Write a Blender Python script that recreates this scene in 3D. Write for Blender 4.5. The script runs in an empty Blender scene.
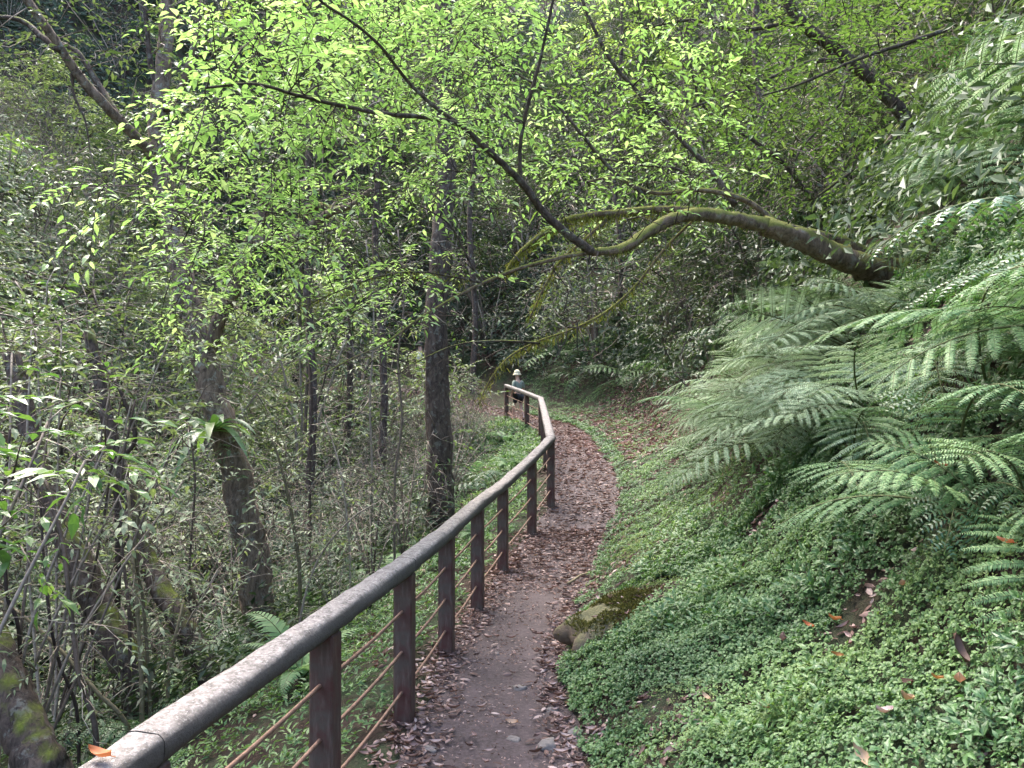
import bpy, math, random
import numpy as np
from mathutils import Vector

random.seed(7)
RNG = np.random.default_rng(11)
SC = bpy.context.scene
COL = SC.collection
R = math.radians

# ------------------------------------------------------------------ camera, sky, sun, exposure
cam_d = bpy.data.cameras.new('camera')
cam_d.sensor_width = 36.0
cam_d.lens = 27.0
cam_d.clip_start = 0.05
cam_d.clip_end = 400
cam = bpy.data.objects.new('camera', cam_d)
COL.objects.link(cam)
PITCH = math.atan(16 / 768)
CAM = np.array([0.0, 0.0, 1.7])
cam.location = CAM
cam.rotation_euler = (math.pi / 2 + PITCH, 0, 0)
SC.camera = cam

SUN_EL, SUN_AZ = 58.0, -35.0            # azimuth: degrees from +Y towards +X
world = bpy.data.worlds.new('World')
SC.world = world
world.use_nodes = True
wn = world.node_tree
sky = wn.nodes.new('ShaderNodeTexSky')
sky.sky_type = 'NISHITA'
sky.sun_disc = False
sky.sun_elevation = R(SUN_EL)
sky.sun_rotation = R(SUN_AZ)
sky.air_density = 1.0
sky.dust_density = 4.0
wn.links.new(sky.outputs[0], wn.nodes['Background'].inputs[0])
wn.nodes['Background'].inputs[1].default_value = 0.15

sun_d = bpy.data.lights.new('sun', 'SUN')
sun_d.energy = 1.1
sun_d.angle = R(40)
sun_d.color = (1.0, 0.95, 0.86)
sun = bpy.data.objects.new('sun', sun_d)
COL.objects.link(sun)
_az, _el = R(SUN_AZ), R(SUN_EL)
sv = Vector((math.sin(_az) * math.cos(_el), math.cos(_az) * math.cos(_el), math.sin(_el)))
sun.rotation_euler = sv.to_track_quat('Z', 'Y').to_euler()
sun.location = (0, 0, 40)

SC.view_settings.view_transform = 'Standard'
SC.view_settings.look = 'None'
SC.view_settings.gamma = 1.0
SC.view_settings.exposure = 2.9
SC.render.engine = 'CYCLES'
SC.cycles.max_bounces = 6
SC.cycles.diffuse_bounces = 4
SC.cycles.glossy_bounces = 2
SC.cycles.transmission_bounces = 4
SC.cycles.transparent_max_bounces = 4
SC.cycles.caustics_reflective = False
SC.cycles.caustics_refractive = False
SC.cycles.use_denoising = True
SC.cycles.sample_clamp_indirect = 6

# ------------------------------------------------------------------ helpers
def px(x, y, d):
    """world point seen at pixel (x, y) of the photograph, d metres in front of the camera"""
    cx, cy = (x - 512) / 768 * d, (384 - y) / 768 * d
    f = np.array([0, math.cos(PITCH), math.sin(PITCH)])
    u = np.array([0, -math.sin(PITCH), math.cos(PITCH)])
    return CAM + f * d + u * cy + np.array([cx, 0, 0])

def to_px(p):
    v = np.asarray(p, float) - CAM
    dy = v[..., 1] * math.cos(PITCH) + v[..., 2] * math.sin(PITCH)
    uz = -v[..., 1] * math.sin(PITCH) + v[..., 2] * math.cos(PITCH)
    dd = np.where(np.abs(dy) < 1e-3, 1e-3, dy)
    return 512 + v[..., 0] / dd * 768, 384 - uz / dd * 768, dy

def fbm(x, y, s=1.0, seed=0.0, octs=4):
    v, a, f = 0.0, 0.5, 1.0 / s
    for i in range(octs):
        k = seed + i * 1.7
        v = v + a * (np.sin(x * f * 1.3 + y * f * 0.9 + k * 2.1) * np.cos(y * f * 1.1 - x * f * 0.7 + k * 3.3)
                     + 0.5 * np.sin(y * f * 2.3 + 1.3 * np.sin(x * f * 1.9 + k)))
        a *= 0.5
        f *= 2.07
    return v

def nrm(v):
    return v / np.maximum(np.linalg.norm(v, axis=-1, keepdims=True), 1e-9)

class MB:
    def __init__(self):
        self.V, self.Q, self.T, self.qr, self.tr, self.qm, self.tm, self.qs, self.ts = ([] for _ in range(9))
        self.n = 0
    def add(self, v, quads=None, tris=None, rnd=0.5, mat=0, smooth=True):
        v = np.asarray(v, float).reshape(-1, 3)
        for F, L, rr, mm, ss, k in ((quads, self.Q, self.qr, self.qm, self.qs, 4), (tris, self.T, self.tr, self.tm, self.ts, 3)):
            if F is None or len(F) == 0:
                continue
            F = np.asarray(F, int).reshape(-1, k)
            L.append(F + self.n)
            rr.append(np.broadcast_to(np.asarray(rnd, float), (len(F),)).copy())
            mm.append(np.full(len(F), mat, int))
            ss.append(np.full(len(F), smooth, bool))
        self.V.append(v)
        self.n += len(v)
    def inst(self, tpl, M, P, rnd, mat=0, smooth=True):
        """stamp a template (verts, quads, tris) at N frames M (N,3,3: columns are the axes) and points P"""
        tv, tq, tt = tpl
        N, k = len(P), len(tv)
        if N == 0:
            return
        v = np.einsum('nij,kj->nki', M, tv) + P[:, None, :]
        off = (np.arange(N) * k)[:, None, None]
        q = (tq[None] + off).reshape(-1, 4) if len(tq) else None
        t = (tt[None] + off).reshape(-1, 3) if len(tt) else None
        v = v.reshape(-1, 3)
        rnd = np.asarray(rnd, float)
        if q is not None and t is not None:
            n0 = self.n
            self.add(v, q, None, np.repeat(rnd, len(tq)), mat, smooth)
            self.T.append(t + n0)
            self.tr.append(np.repeat(rnd, len(tt)))
            self.tm.append(np.full(len(t), mat, int))
            self.ts.append(np.full(len(t), smooth, bool))
        elif q is not None:
            self.add(v, q, None, np.repeat(rnd, len(tq)), mat, smooth)
        else:
            self.add(v, None, t, np.repeat(rnd, len(tt)), mat, smooth)
    def mesh(self, name, mats):
        me = bpy.data.meshes.new(name)
        V = np.concatenate(self.V) if self.V else np.zeros((0, 3))
        Q = np.concatenate(self.Q) if self.Q else np.zeros((0, 4), int)
        T = np.concatenate(self.T) if self.T else np.zeros((0, 3), int)
        nq, nt = len(Q), len(T)
        me.vertices.add(len(V))
        me.vertices.foreach_set('co', V.astype(np.float32).ravel())
        me.loops.add(nq * 4 + nt * 3)
        me.loops.foreach_set('vertex_index', np.concatenate([Q.ravel(), T.ravel()]).astype(np.int32))
        me.polygons.add(nq + nt)
        ls = np.concatenate([np.arange(nq) * 4, nq * 4 + np.arange(nt) * 3]).astype(np.int32)
        me.polygons.foreach_set('loop_start', ls)
        cat = lambda a, b: np.concatenate(a + b) if (a or b) else np.zeros(0)
        me.polygons.foreach_set('material_index', cat(self.qm, self.tm).astype(np.int32))
        me.polygons.foreach_set('use_smooth', cat(self.qs, self.ts).astype(bool))
        at = me.attributes.new('rnd', 'FLOAT', 'FACE')
        at.data.foreach_set('value', cat(self.qr, self.tr).astype(np.float32))
        for m in (mats if isinstance(mats, (list, tuple)) else [mats]):
            me.materials.append(m)
        me.update(calc_edges=True)
        me.validate()
        return me
    def build(self, name, mats, parent=None, loc=None):
        o = bpy.data.objects.new(name, self.mesh(name, mats))
        COL.objects.link(o)
        if parent is not None:
            o.parent = parent
        if loc is not None:
            o.location = loc
        return o

def tag(o, label=None, cat=None, group=None, kind=None):
    for k, v in (('label', label), ('category', cat), ('group', group), ('kind', kind)):
        if v:
            o[k] = v
    return o

def thing(name, label, cat, loc=(0, 0, 0), rotz=0.0, group=None, scale=1.0):
    o = bpy.data.objects.new(name, None)
    COL.objects.link(o)
    o.empty_display_size = 0.1
    o.location = tuple(float(c) for c in loc)
    o.rotation_euler = (0, 0, rotz)
    o.scale = (scale,) * 3
    return tag(o, label, cat, group)

def part(name, mesh, parent):
    o = bpy.data.objects.new(name, mesh)
    COL.objects.link(o)
    o.parent = parent
    return o

def smooth_line(pts, n=6):
    """Catmull-Rom through the points"""
    P = np.asarray(pts, float)
    if len(P) < 3:
        t = np.linspace(0, 1, n + 1)[:, None]
        return P[0] * (1 - t) + P[-1] * t
    A = np.vstack([2 * P[0] - P[1], P, 2 * P[-1] - P[-2]])
    out = []
    for i in range(1, len(A) - 2):
        p0, p1, p2, p3 = A[i - 1:i + 3]
        for t in np.linspace(0, 1, n, endpoint=False):
            out.append(0.5 * (2 * p1 + (p2 - p0) * t + (2 * p0 - 5 * p1 + 4 * p2 - p3) * t * t + (3 * p1 - p0 - 3 * p2 + p3) * t ** 3))
    out.append(P[-1])
    return np.array(out)

def tube(mb, pts, rad, sides=6, rnd=0.5, mat=0, bump=0.0, wob=0.0):
    P = np.asarray(pts, float)
    n = len(P)
    rad = np.interp(np.linspace(0, 1, n), np.linspace(0, 1, len(rad)), rad) if np.ndim(rad) else np.full(n, float(rad))
    if wob:
        P = P + (RNG.random((n, 3)) - .5) * 2 * wob * rad[:, None]
    D = nrm(np.gradient(P, axis=0))
    a = np.array([0.31, 0.9, 0.2]) if abs(D[0][2]) > 0.8 else np.array([0.05, 0.1, 1.0])
    u = nrm(np.cross(D, a))
    w = np.cross(D, u)
    ang = np.linspace(0, 2 * math.pi, sides, endpoint=False)
    rr = rad[:, None] * np.ones((n, sides))
    if bump:
        ph = RNG.random(4) * 6
        L = np.arange(n)[:, None] * 0.55
        rr = rr * (1 + bump * (np.sin(3 * ang[None] + ph[0] + 0.6 * L) * .5 + np.sin(5 * ang[None] + ph[1] - L) * .35 + (RNG.random((n, sides)) - .5)))
    V = P[:, None] + rr[..., None] * (u[:, None] * np.cos(ang)[None, :, None] + w[:, None] * np.sin(ang)[None, :, None])
    i = np.arange(n - 1)[:, None]
    j = np.arange(sides)[None]
    j2 = (j + 1) % sides
    q = np.stack([i * sides + j, i * sides + j2, (i + 1) * sides + j2, (i + 1) * sides + j], -1).reshape(-1, 4)
    V = np.vstack([V.reshape(-1, 3), P[:1], P[-1:]])
    c0, c1 = n * sides, n * sides + 1
    jj = np.arange(sides)
    t = np.vstack([np.stack([np.full(sides, c0), (jj + 1) % sides, jj], -1),
                   np.stack([np.full(sides, c1), (n - 1) * sides + jj, (n - 1) * sides + (jj + 1) % sides], -1)])
    n0 = mb.n
    mb.add(V, q, None, rnd, mat)
    mb.T.append(t + n0)
    mb.tr.append(np.full(len(t), float(np.mean(rnd))))
    mb.tm.append(np.full(len(t), mat, int))
    mb.ts.append(np.full(len(t), True))

def box(mb, c, sx, sy, sz, rotz=0.0, rnd=0.5, mat=0, bev=0.0):
    """a box with chamfered vertical and horizontal edges, bottom centre at c"""
    b = bev
    prof = [(-sx / 2 + b, -sy / 2), (sx / 2 - b, -sy / 2), (sx / 2, -sy / 2 + b), (sx / 2, sy / 2 - b),
            (sx / 2 - b, sy / 2), (-sx / 2 + b, sy / 2), (-sx / 2, sy / 2 - b), (-sx / 2, -sy / 2 + b)]
    cz, sn = math.cos(rotz), math.sin(rotz)
    V = []
    for z, k in ((0, 1.0), (sz - b, 1.0), (sz, 1 - 2 * b / max(sx, sy))):
        for x, y in prof:
            V.append((c[0] + (x * cz - y * sn) * k, c[1] + (x * sn + y * cz) * k, c[2] + z))
    q = [(i * 8 + j, i * 8 + (j + 1) % 8, (i + 1) * 8 + (j + 1) % 8, (i + 1) * 8 + j) for i in range(2) for j in range(8)]
    V += [(c[0], c[1], c[2]), (c[0], c[1], c[2] + sz)]
    t = [(24, (j + 1) % 8, j) for j in range(8)] + [(25, 16 + j, 16 + (j + 1) % 8) for j in range(8)]
    n0 = mb.n
    mb.add(V, q, None, rnd, mat, smooth=False)
    t = np.array(t)
    mb.T.append(t + n0)
    mb.tr.append(np.full(len(t), rnd))
    mb.tm.append(np.full(len(t), mat, int))
    mb.ts.append(np.full(len(t), False))

# leaf templates: axis +Y, normal +Z, length 1
def leaf_tpl(w=0.36, fold=0.07, droop=0.16, tip=1.0):
    v = np.array([(0, 0, 0), (0, .45, 0.02), (0, tip, -droop), (-w * .8, .2, fold), (-w, .55, fold - droop * .2),
                  (w * .8, .2, fold), (w, .55, fold - droop * .2)])
    v[3:, 0] *= .5
    return v, np.array([(0, 1, 4, 3), (1, 0, 5, 6)]), np.array([(1, 2, 4), (2, 1, 6)])
def diamond_tpl(w=0.4, fold=0.06, droop=0.12):
    v = np.array([(0, 0, 0), (w / 2, .42, fold), (0, 1, -droop), (-w / 2, .42, fold)])
    return v, np.zeros((0, 4), int), np.array([(0, 1, 2), (0, 2, 3)])
LEAF = leaf_tpl()
LEAF_NARROW = leaf_tpl(.24, .04, .22)
LEAF_ROUND = leaf_tpl(.68, .08, .12)
DIAMOND = diamond_tpl()
DIAMOND_WIDE = diamond_tpl(.6)

def frames(D, U, S):
    """N frames with Y along D and Z near U, scaled by S"""
    D = nrm(np.asarray(D, float))
    X = nrm(np.cross(D, np.asarray(U, float)))
    Z = np.cross(X, D)
    return np.stack([X, D, Z], -1) * np.asarray(S, float)[:, None, None]

class Sprays:
    """collects leaves, then stamps them in one go"""
    def __init__(self):
        self.P, self.D, self.U, self.S, self.Rn = [], [], [], [], []
    def spray(self, p0, d, L, n, size, tone=None, flat=0.25, droop=0.25):
        """leaves along both sides of a twig, lying in one leafy layer; returns the twig's points"""
        d = d / np.linalg.norm(d)
        tone = random.random() if tone is None else tone
        side = np.cross(d, (0, 0, 1.0))
        ln = np.linalg.norm(side)
        side = side / ln if ln > .1 else np.array([1.0, 0, 0])
        tw = [p0 + d * L * t + np.array([0, 0, -droop * L * t * t]) for t in (0, .33, .66, 1.0)]
        for i in range(n):
            t = (i + .7) / n
            p = p0 + d * L * t + np.array([0, 0, -droop * L * t * t])
            s = 1 if i % 2 else -1
            if i == n - 1:
                dd = d + np.array([0, 0, -droop])
            else:
                dd = d * random.uniform(.35, .9) + side * s * random.uniform(.7, 1.1) + np.array([0, 0, random.uniform(-.30, .1)])
            self.P.append(p)
            self.D.append(dd)
            self.U.append((random.gauss(0, flat), random.gauss(0, flat), 1.0))
            self.S.append(size * random.uniform(.5, 1.35) * (1.0 if t > .3 else .8))
            self.Rn.append(min(1, max(0, tone * .6 + random.random() * .4)))
        return np.array(tw)
    def stamp(self, mb, tpl, mat=0):
        if self.P:
            mb.inst(tpl, frames(self.D, self.U, self.S), np.array(self.P), self.Rn, mat, smooth=False)

def grow(nodes, anchors, mb, r0=.006, r1=.0025, step=.2, sag=.05, sides=3, wig=.04, maxd=1e9):
    """join every anchor to the nearest point of the branching skeleton, growing the skeleton as it goes; returns the arriving directions"""
    nodes = np.asarray(nodes, float)
    cap = len(nodes) + len(anchors) * 14 + 10
    buf = np.zeros((cap, 3))
    buf[:len(nodes)] = nodes
    n = len(nodes)
    A = np.asarray(anchors, float)
    d0 = np.array([np.min(np.sum((nodes - a) ** 2, 1)) for a in A])
    dirs = np.zeros_like(A)
    ok = np.ones(len(A), bool)
    for i in np.argsort(d0):
        a = A[i]
        dist = np.sum((buf[:n] - a) ** 2, 1)
        k = int(np.argmin(dist))
        L = math.sqrt(dist[k])
        if L > maxd:
            ok[i] = False
            continue
        m = int(min(12, max(2, L / step + 1)))
        t = np.linspace(0, 1, m + 1)[:, None]
        line = buf[k] * (1 - t) + a * t
        line[:, 2] += (sag * L * np.sin(t[:, 0] * math.pi))
        line[1:-1] += (RNG.random((m - 1, 3)) - .5) * wig * L
        tube(mb, line, [r0, r1], sides, random.random())
        new = line[1:]
        buf[n:n + len(new)] = new
        n += len(new)
        dirs[i] = line[-1] - line[-2] + 1e-6
    return dirs, ok

# ------------------------------------------------------------------ materials
def new_mat(name):
    m = bpy.data.materials.new(name)
    m.use_nodes = True
    nt = m.node_tree
    b = nt.nodes['Principled BSDF']
    return m, nt, b, nt.nodes['Material Output']

def ramp(nt, fac, stops):
    r = nt.nodes.new('ShaderNodeValToRGB')
    e = r.color_ramp.elements
    while len(e) < len(stops):
        e.new(0.5)
    for el, (p, c) in zip(e, stops):
        el.position = p
        el.color = (c[0], c[1], c[2], 1)
    nt.links.new(fac, r.inputs[0])
    return r.outputs[0]

def noise(nt, scale, detail=4.0, rough=.6, coord='Object', vec=None, dist=0.0):
    n = nt.nodes.new('ShaderNodeTexNoise')
    n.inputs['Scale'].default_value = scale
    n.inputs['Detail'].default_value = detail
    n.inputs['Roughness'].default_value = rough
    n.inputs['Distortion'].default_value = dist
    if vec is None:
        tc = nt.nodes.new('ShaderNodeTexCoord')
        vec = tc.outputs[coord]
    nt.links.new(vec, n.inputs['Vector'])
    return n.outputs[0]

def mix(nt, fac, a, b, blend='MIX'):
    m = nt.nodes.new('ShaderNodeMix')
    m.data_type = 'RGBA'
    m.blend_type = blend
    for sock, v in ((m.inputs[0], fac), (m.inputs[6], a), (m.inputs[7], b)):
        if hasattr(v, 'links'):
            nt.links.new(v, sock)
        elif isinstance(v, (int, float)):
            sock.default_value = v
        else:
            sock.default_value = (v[0], v[1], v[2], 1)
    return m.outputs[2]

def math_n(nt, op, a, b=0.0, clamp=False):
    m = nt.nodes.new('ShaderNodeMath')
    m.operation = op
    m.use_clamp = clamp
    for s, v in ((m.inputs[0], a), (m.inputs[1], b)):
        if hasattr(v, 'links'):
            nt.links.new(v, s)
        else:
            s.default_value = v
    return m.outputs[0]

def bump(nt, h, strength, dist, bsdf):
    b = nt.nodes.new('ShaderNodeBump')
    b.inputs['Strength'].default_value = strength
    b.inputs['Distance'].default_value = dist
    nt.links.new(h, b.inputs['Height'])
    nt.links.new(b.outputs[0], bsdf.inputs['Normal'])

def leaf_mat(name, stops, trans=.35, rough=.45, spec=.4, under=None, tcol=None):
    m, nt, b, out = new_mat(name)
    at = nt.nodes.new('ShaderNodeAttribute')
    at.attribute_name = 'rnd'
    col = ramp(nt, at.outputs['Fac'], stops)
    oi = nt.nodes.new('ShaderNodeObjectInfo')
    hs = nt.nodes.new('ShaderNodeHueSaturation')
    nt.links.new(col, hs.inputs['Color'])
    v = nt.nodes.new('ShaderNodeMapRange')
    nt.links.new(oi.outputs['Random'], v.inputs['Value'])
    v.inputs[3].default_value, v.inputs[4].default_value = .8, 1.2
    nt.links.new(v.outputs[0], hs.inputs['Value'])
    v2 = nt.nodes.new('ShaderNodeMapRange')
    nt.links.new(oi.outputs['Random'], v2.inputs['Value'])
    v2.inputs[3].default_value, v2.inputs[4].default_value = .515, .485
    nt.links.new(v2.outputs[0], hs.inputs['Hue'])
    col = hs.outputs[0]
    top = col
    if under:
        g = nt.nodes.new('ShaderNodeNewGeometry')
        top = mix(nt, g.outputs['Backfacing'], col, under)
    nt.links.new(top, b.inputs['Base Color'])
    b.inputs['Roughness'].default_value = rough
    b.inputs['Specular IOR Level'].default_value = spec
    t = nt.nodes.new('ShaderNodeBsdfTranslucent')
    tc = mix(nt, 1.0, col, tcol or (1.25, 1.35, .6), 'MULTIPLY')
    nt.links.new(tc, t.inputs['Color'])
    ms = nt.nodes.new('ShaderNodeMixShader')
    ms.inputs[0].default_value = trans
    nt.links.new(b.outputs[0], ms.inputs[1])
    nt.links.new(t.outputs[0], ms.inputs[2])
    nt.links.new(ms.outputs[0], out.inputs['Surface'])
    return m

def bark_mat(name, c1, c2, moss=0.0, mosscol=(.10, .12, .02), scale=9, lichen=0.0, bump_s=.7):
    m, nt, b, out = new_mat(name)
    tc = nt.nodes.new('ShaderNodeTexCoord')
    mp = nt.nodes.new('ShaderNodeMapping')
    mp.inputs['Scale'].default_value = (1, 1, .35)
    nt.links.new(tc.outputs['Object'], mp.inputs[0])
    n1 = noise(nt, scale * 2.5, 6, .7, vec=mp.outputs[0], dist=.6)
    n2 = noise(nt, scale * .5, 4, .6)
    col = mix(nt, ramp(nt, n1, [(.35, (0, 0, 0)), (.65, (1, 1, 1))]), c1, c2)
    if lichen:
        n4 = noise(nt, scale * 1.4, 5, .7)
        col = mix(nt, math_n(nt, 'MULTIPLY', ramp(nt, n4, [(.55, (0, 0, 0)), (.62, (1, 1, 1))]), lichen), col, (.32, .34, .30))
    if moss:
        g = nt.nodes.new('ShaderNodeNewGeometry')
        s = nt.nodes.new('ShaderNodeSeparateXYZ')
        nt.links.new(g.outputs['Normal'], s.inputs[0])
        up = math_n(nt, 'MULTIPLY_ADD', s.outputs[2], .35)
        up.node.inputs[2].default_value = moss - .5
        f = math_n(nt, 'ADD', up, n2)
        f = ramp(nt, f, [(.40, (0, 0, 0)), (.56, (1, 1, 1))])
        n3 = noise(nt, scale * 6, 3, .7)
        mc = mix(nt, n3, tuple(c * .5 for c in mosscol), tuple(c * 1.7 for c in mosscol))
        col = mix(nt, f, col, mc)
    nt.links.new(col, b.inputs['Base Color'])
    b.inputs['Roughness'].default_value = .9
    b.inputs['Specular IOR Level'].default_value = .2
    bump(nt, n1, bump_s, .03, b)
    return m

def stem_mat(name, stops, rough=.8):
    m, nt, b, out = new_mat(name)
    at = nt.nodes.new('ShaderNodeAttribute')
    at.attribute_name = 'rnd'
    col = ramp(nt, at.outputs['Fac'], stops)
    n = noise(nt, 30, 4, .7)
    col = mix(nt, 1.0, col, ramp(nt, n, [(.3, (.55, .55, .55)), (.7, (1.3, 1.3, 1.3))]), 'MULTIPLY')
    nt.links.new(col, b.inputs['Base Color'])
    b.inputs['Roughness'].default_value = rough
    b.inputs['Specular IOR Level'].default_value = .25
    return m

M = {}
M['canopy'] = leaf_mat('bright_leaf', [(0, (.105, .20, .06)), (.5, (.235, .37, .13)), (1, (.48, .57, .31))], trans=.5, rough=.42, spec=.4, tcol=(1.0, 1.12, .75))
M['canopy2'] = leaf_mat('mid_leaf', [(0, (.09, .16, .04)), (.5, (.15, .23, .06)), (1, (.24, .32, .10))], trans=.45, rough=.42, spec=.4, tcol=(1.15, 1.2, .7))
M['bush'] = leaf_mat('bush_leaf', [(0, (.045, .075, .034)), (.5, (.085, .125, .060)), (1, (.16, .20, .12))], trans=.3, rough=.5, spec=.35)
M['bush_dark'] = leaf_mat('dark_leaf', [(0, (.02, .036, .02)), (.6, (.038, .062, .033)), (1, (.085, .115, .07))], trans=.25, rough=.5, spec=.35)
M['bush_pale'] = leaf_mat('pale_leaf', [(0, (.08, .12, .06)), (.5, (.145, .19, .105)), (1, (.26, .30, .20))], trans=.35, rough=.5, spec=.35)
M['broad'] = leaf_mat('broad_leaf', [(0, (.05, .12, .035)), (.5, (.10, .19, .06)), (1, (.20, .28, .10))], trans=.35, rough=.36, spec=.5)
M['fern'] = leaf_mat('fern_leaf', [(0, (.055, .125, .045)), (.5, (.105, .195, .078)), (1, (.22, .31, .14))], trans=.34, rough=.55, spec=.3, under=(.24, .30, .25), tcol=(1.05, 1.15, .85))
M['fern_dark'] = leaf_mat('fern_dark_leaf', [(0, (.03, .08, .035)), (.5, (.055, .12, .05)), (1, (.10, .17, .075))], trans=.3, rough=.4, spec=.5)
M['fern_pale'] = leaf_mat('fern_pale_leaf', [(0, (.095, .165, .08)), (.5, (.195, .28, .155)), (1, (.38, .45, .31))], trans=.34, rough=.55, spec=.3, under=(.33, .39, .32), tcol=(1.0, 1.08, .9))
M['cover'] = leaf_mat('cover_leaf', [(0, (.036, .080, .030)), (.5, (.085, .162, .058)), (1, (.20, .30, .11))], trans=.3, rough=.45, spec=.4)
M['moss_dark'] = leaf_mat('moss_dark', [(0, (.05, .045, .014)), (.5, (.10, .095, .028)), (1, (.19, .16, .06))], trans=.2, rough=.9, spec=.05)
M['cover_fine'] = leaf_mat('fine_cover_leaf', [(0, (.10, .145, .055)), (.5, (.16, .225, .085)), (1, (.27, .33, .14))], trans=.3, rough=.6, spec=.2)
M['weed'] = leaf_mat('weed_leaf', [(0, (.05, .11, .045)), (.5, (.09, .17, .06)), (1, (.17, .26, .09))], trans=.3, rough=.4, spec=.45)
M['litter'] = leaf_mat('dead_leaf', [(0, (.065, .036, .030)), (.35, (.16, .095, .08)), (.7, (.30, .20, .18)), (1, (.46, .35, .32))], trans=.12, rough=.65, spec=.25, tcol=(1, .8, .6))
M['litter_orange'] = leaf_mat('orange_dead_leaf', [(0, (.30, .11, .03)), (1, (.42, .19, .08))], trans=.2, rough=.55, spec=.3, tcol=(1, .8, .6))
M['litter_pale'] = leaf_mat('tan_dead_leaf', [(0, (.38, .22, .13)), (1, (.48, .32, .22))], trans=.15, rough=.55, spec=.3, tcol=(1, .8, .6))
M['bark'] = bark_mat('bark_grey_brown', (.06, .042, .033), (.23, .17, .13), moss=.16, lichen=.5)
M['bark_dark'] = bark_mat('bark_dark', (.030, .022, .019), (.115, .085, .07), moss=.22, lichen=.25)
M['bark_moss'] = bark_mat('bark_mossy', (.06, .042, .03), (.22, .155, .11), moss=.40, mosscol=(.14, .14, .035), lichen=.25)
M['moss'] = leaf_mat('moss', [(0, (.08, .085, .018)), (.5, (.155, .155, .035)), (1, (.26, .25, .07))], trans=.3, rough=.9, spec=.05)
M['twig'] = stem_mat('twig', [(0, (.07, .052, .043)), (.5, (.17, .135, .11)), (1, (.32, .27, .22))])
M['twig_dark'] = stem_mat('twig_dark', [(0, (.028, .020, .018)), (.7, (.06, .042, .036)), (1, (.10, .075, .06))])
M['culm'] = stem_mat('pale_stem', [(0, (.12, .10, .06)), (1, (.26, .21, .13))])
M['stipe'] = stem_mat('fern_stalk', [(0, (.05, .07, .025)), (1, (.14, .13, .06))])

# rail: weathered concrete-like wood grain, paler on upward faces, darker on the sides
def rail_mat():
    m, nt, b, out = new_mat('weathered_handrail')
    n1 = noise(nt, 26, 8, .75)
    n2 = noise(nt, 90, 4, .7)
    n3 = noise(nt, 5, 3, .6)
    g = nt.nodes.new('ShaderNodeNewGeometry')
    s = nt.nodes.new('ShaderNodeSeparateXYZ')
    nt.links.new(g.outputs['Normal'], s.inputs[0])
    upfacing = ramp(nt, math_n(nt, 'ADD', math_n(nt, 'MULTIPLY', s.outputs[2], .5), math_n(nt, 'MULTIPLY', n3, .25)), [(.28, (0, 0, 0)), (.62, (1, 1, 1))])
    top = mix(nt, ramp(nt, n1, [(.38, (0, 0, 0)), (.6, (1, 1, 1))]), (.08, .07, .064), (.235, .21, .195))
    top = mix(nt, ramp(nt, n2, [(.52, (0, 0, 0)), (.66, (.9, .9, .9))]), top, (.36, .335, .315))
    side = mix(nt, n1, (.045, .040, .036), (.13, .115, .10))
    nt.links.new(mix(nt, upfacing, side, top), b.inputs['Base Color'])
    b.inputs['Roughness'].default_value = .8
    b.inputs['Specular IOR Level'].default_value = .25
    bump(nt, mix(nt, .5, n1, n2), 1.0, .012, b)
    return m
M['rail'] = rail_mat()

def post_mat():
    m, nt, b, out = new_mat('red_brown_post')
    tc = nt.nodes.new('ShaderNodeTexCoord')
    mp = nt.nodes.new('ShaderNodeMapping')
    mp.inputs['Scale'].default_value = (1, 1, .15)
    nt.links.new(tc.outputs['Object'], mp.inputs[0])
    n1 = noise(nt, 40, 6, .7, vec=mp.outputs[0])
    n2 = noise(nt, 7, 5, .7)
    col = mix(nt, ramp(nt, n2, [(.40, (0, 0, 0)), (.62, (1, 1, 1))]), (.072, .027, .023), (.070, .055, .045))
    col = mix(nt, math_n(nt, 'MULTIPLY', ramp(nt, n1, [(.5, (0, 0, 0)), (.7, (1, 1, 1))]), .55), col, (.16, .12, .10))
    nt.links.new(col, b.inputs['Base Color'])
    b.inputs['Roughness'].default_value = .6
    b.inputs['Specular IOR Level'].default_value = .3
    bump(nt, n1, .5, .004, b)
    return m
M['post'] = post_mat()
M['rod'] = stem_mat('rusty_rod', [(0, (.16, .09, .06)), (1, (.24, .15, .11))], .55)

def path_mat():
    m, nt, b, out = new_mat('trodden_earth')
    n1 = noise(nt, 3, 6, .65)
    n2 = noise(nt, 45, 6, .75)
    n3 = noise(nt, 140, 3, .6)
    col = mix(nt, ramp(nt, n1, [(.35, (0, 0, 0)), (.65, (1, 1, 1))]), (.034, .022, .022), (.076, .054, .055))
    col = mix(nt, ramp(nt, n2, [(.45, (0, 0, 0)), (.70, (.85, .85, .85))]), col, (.125, .094, .092))
    col = mix(nt, ramp(nt, n3, [(.6, (0, 0, 0)), (.72, (.7, .7, .7))]), col, (.032, .024, .024))
    nt.links.new(col, b.inputs['Base Color'])
    b.inputs['Roughness'].default_value = .78
    b.inputs['Specular IOR Level'].default_value = .35
    h = mix(nt, .5, n2, n3)
    bump(nt, h, .7, .02, b)
    return m
M['path'] = path_mat()

def soil_mat():
    m, nt, b, out = new_mat('forest_floor')
    n1 = noise(nt, 1.1, 6, .7)
    n2 = noise(nt, 16, 6, .75)
    n3 = noise(nt, 55, 3, .7)
    col = mix(nt, n2, (.020, .014, .012), (.062, .042, .034))
    col = mix(nt, ramp(nt, n3, [(.55, (0, 0, 0)), (.7, (.7, .7, .7))]), col, (.16, .10, .075))
    col = mix(nt, math_n(nt, 'MULTIPLY', ramp(nt, n1, [(.42, (0, 0, 0)), (.6, (1, 1, 1))]), .75), col, (.035, .062, .028))
    nt.links.new(col, b.inputs['Base Color'])
    b.inputs['Roughness'].default_value = .95
    b.inputs['Specular IOR Level'].default_value = .15
    bump(nt, n2, .9, .05, b)
    return m
M['soil'] = soil_mat()

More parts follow.
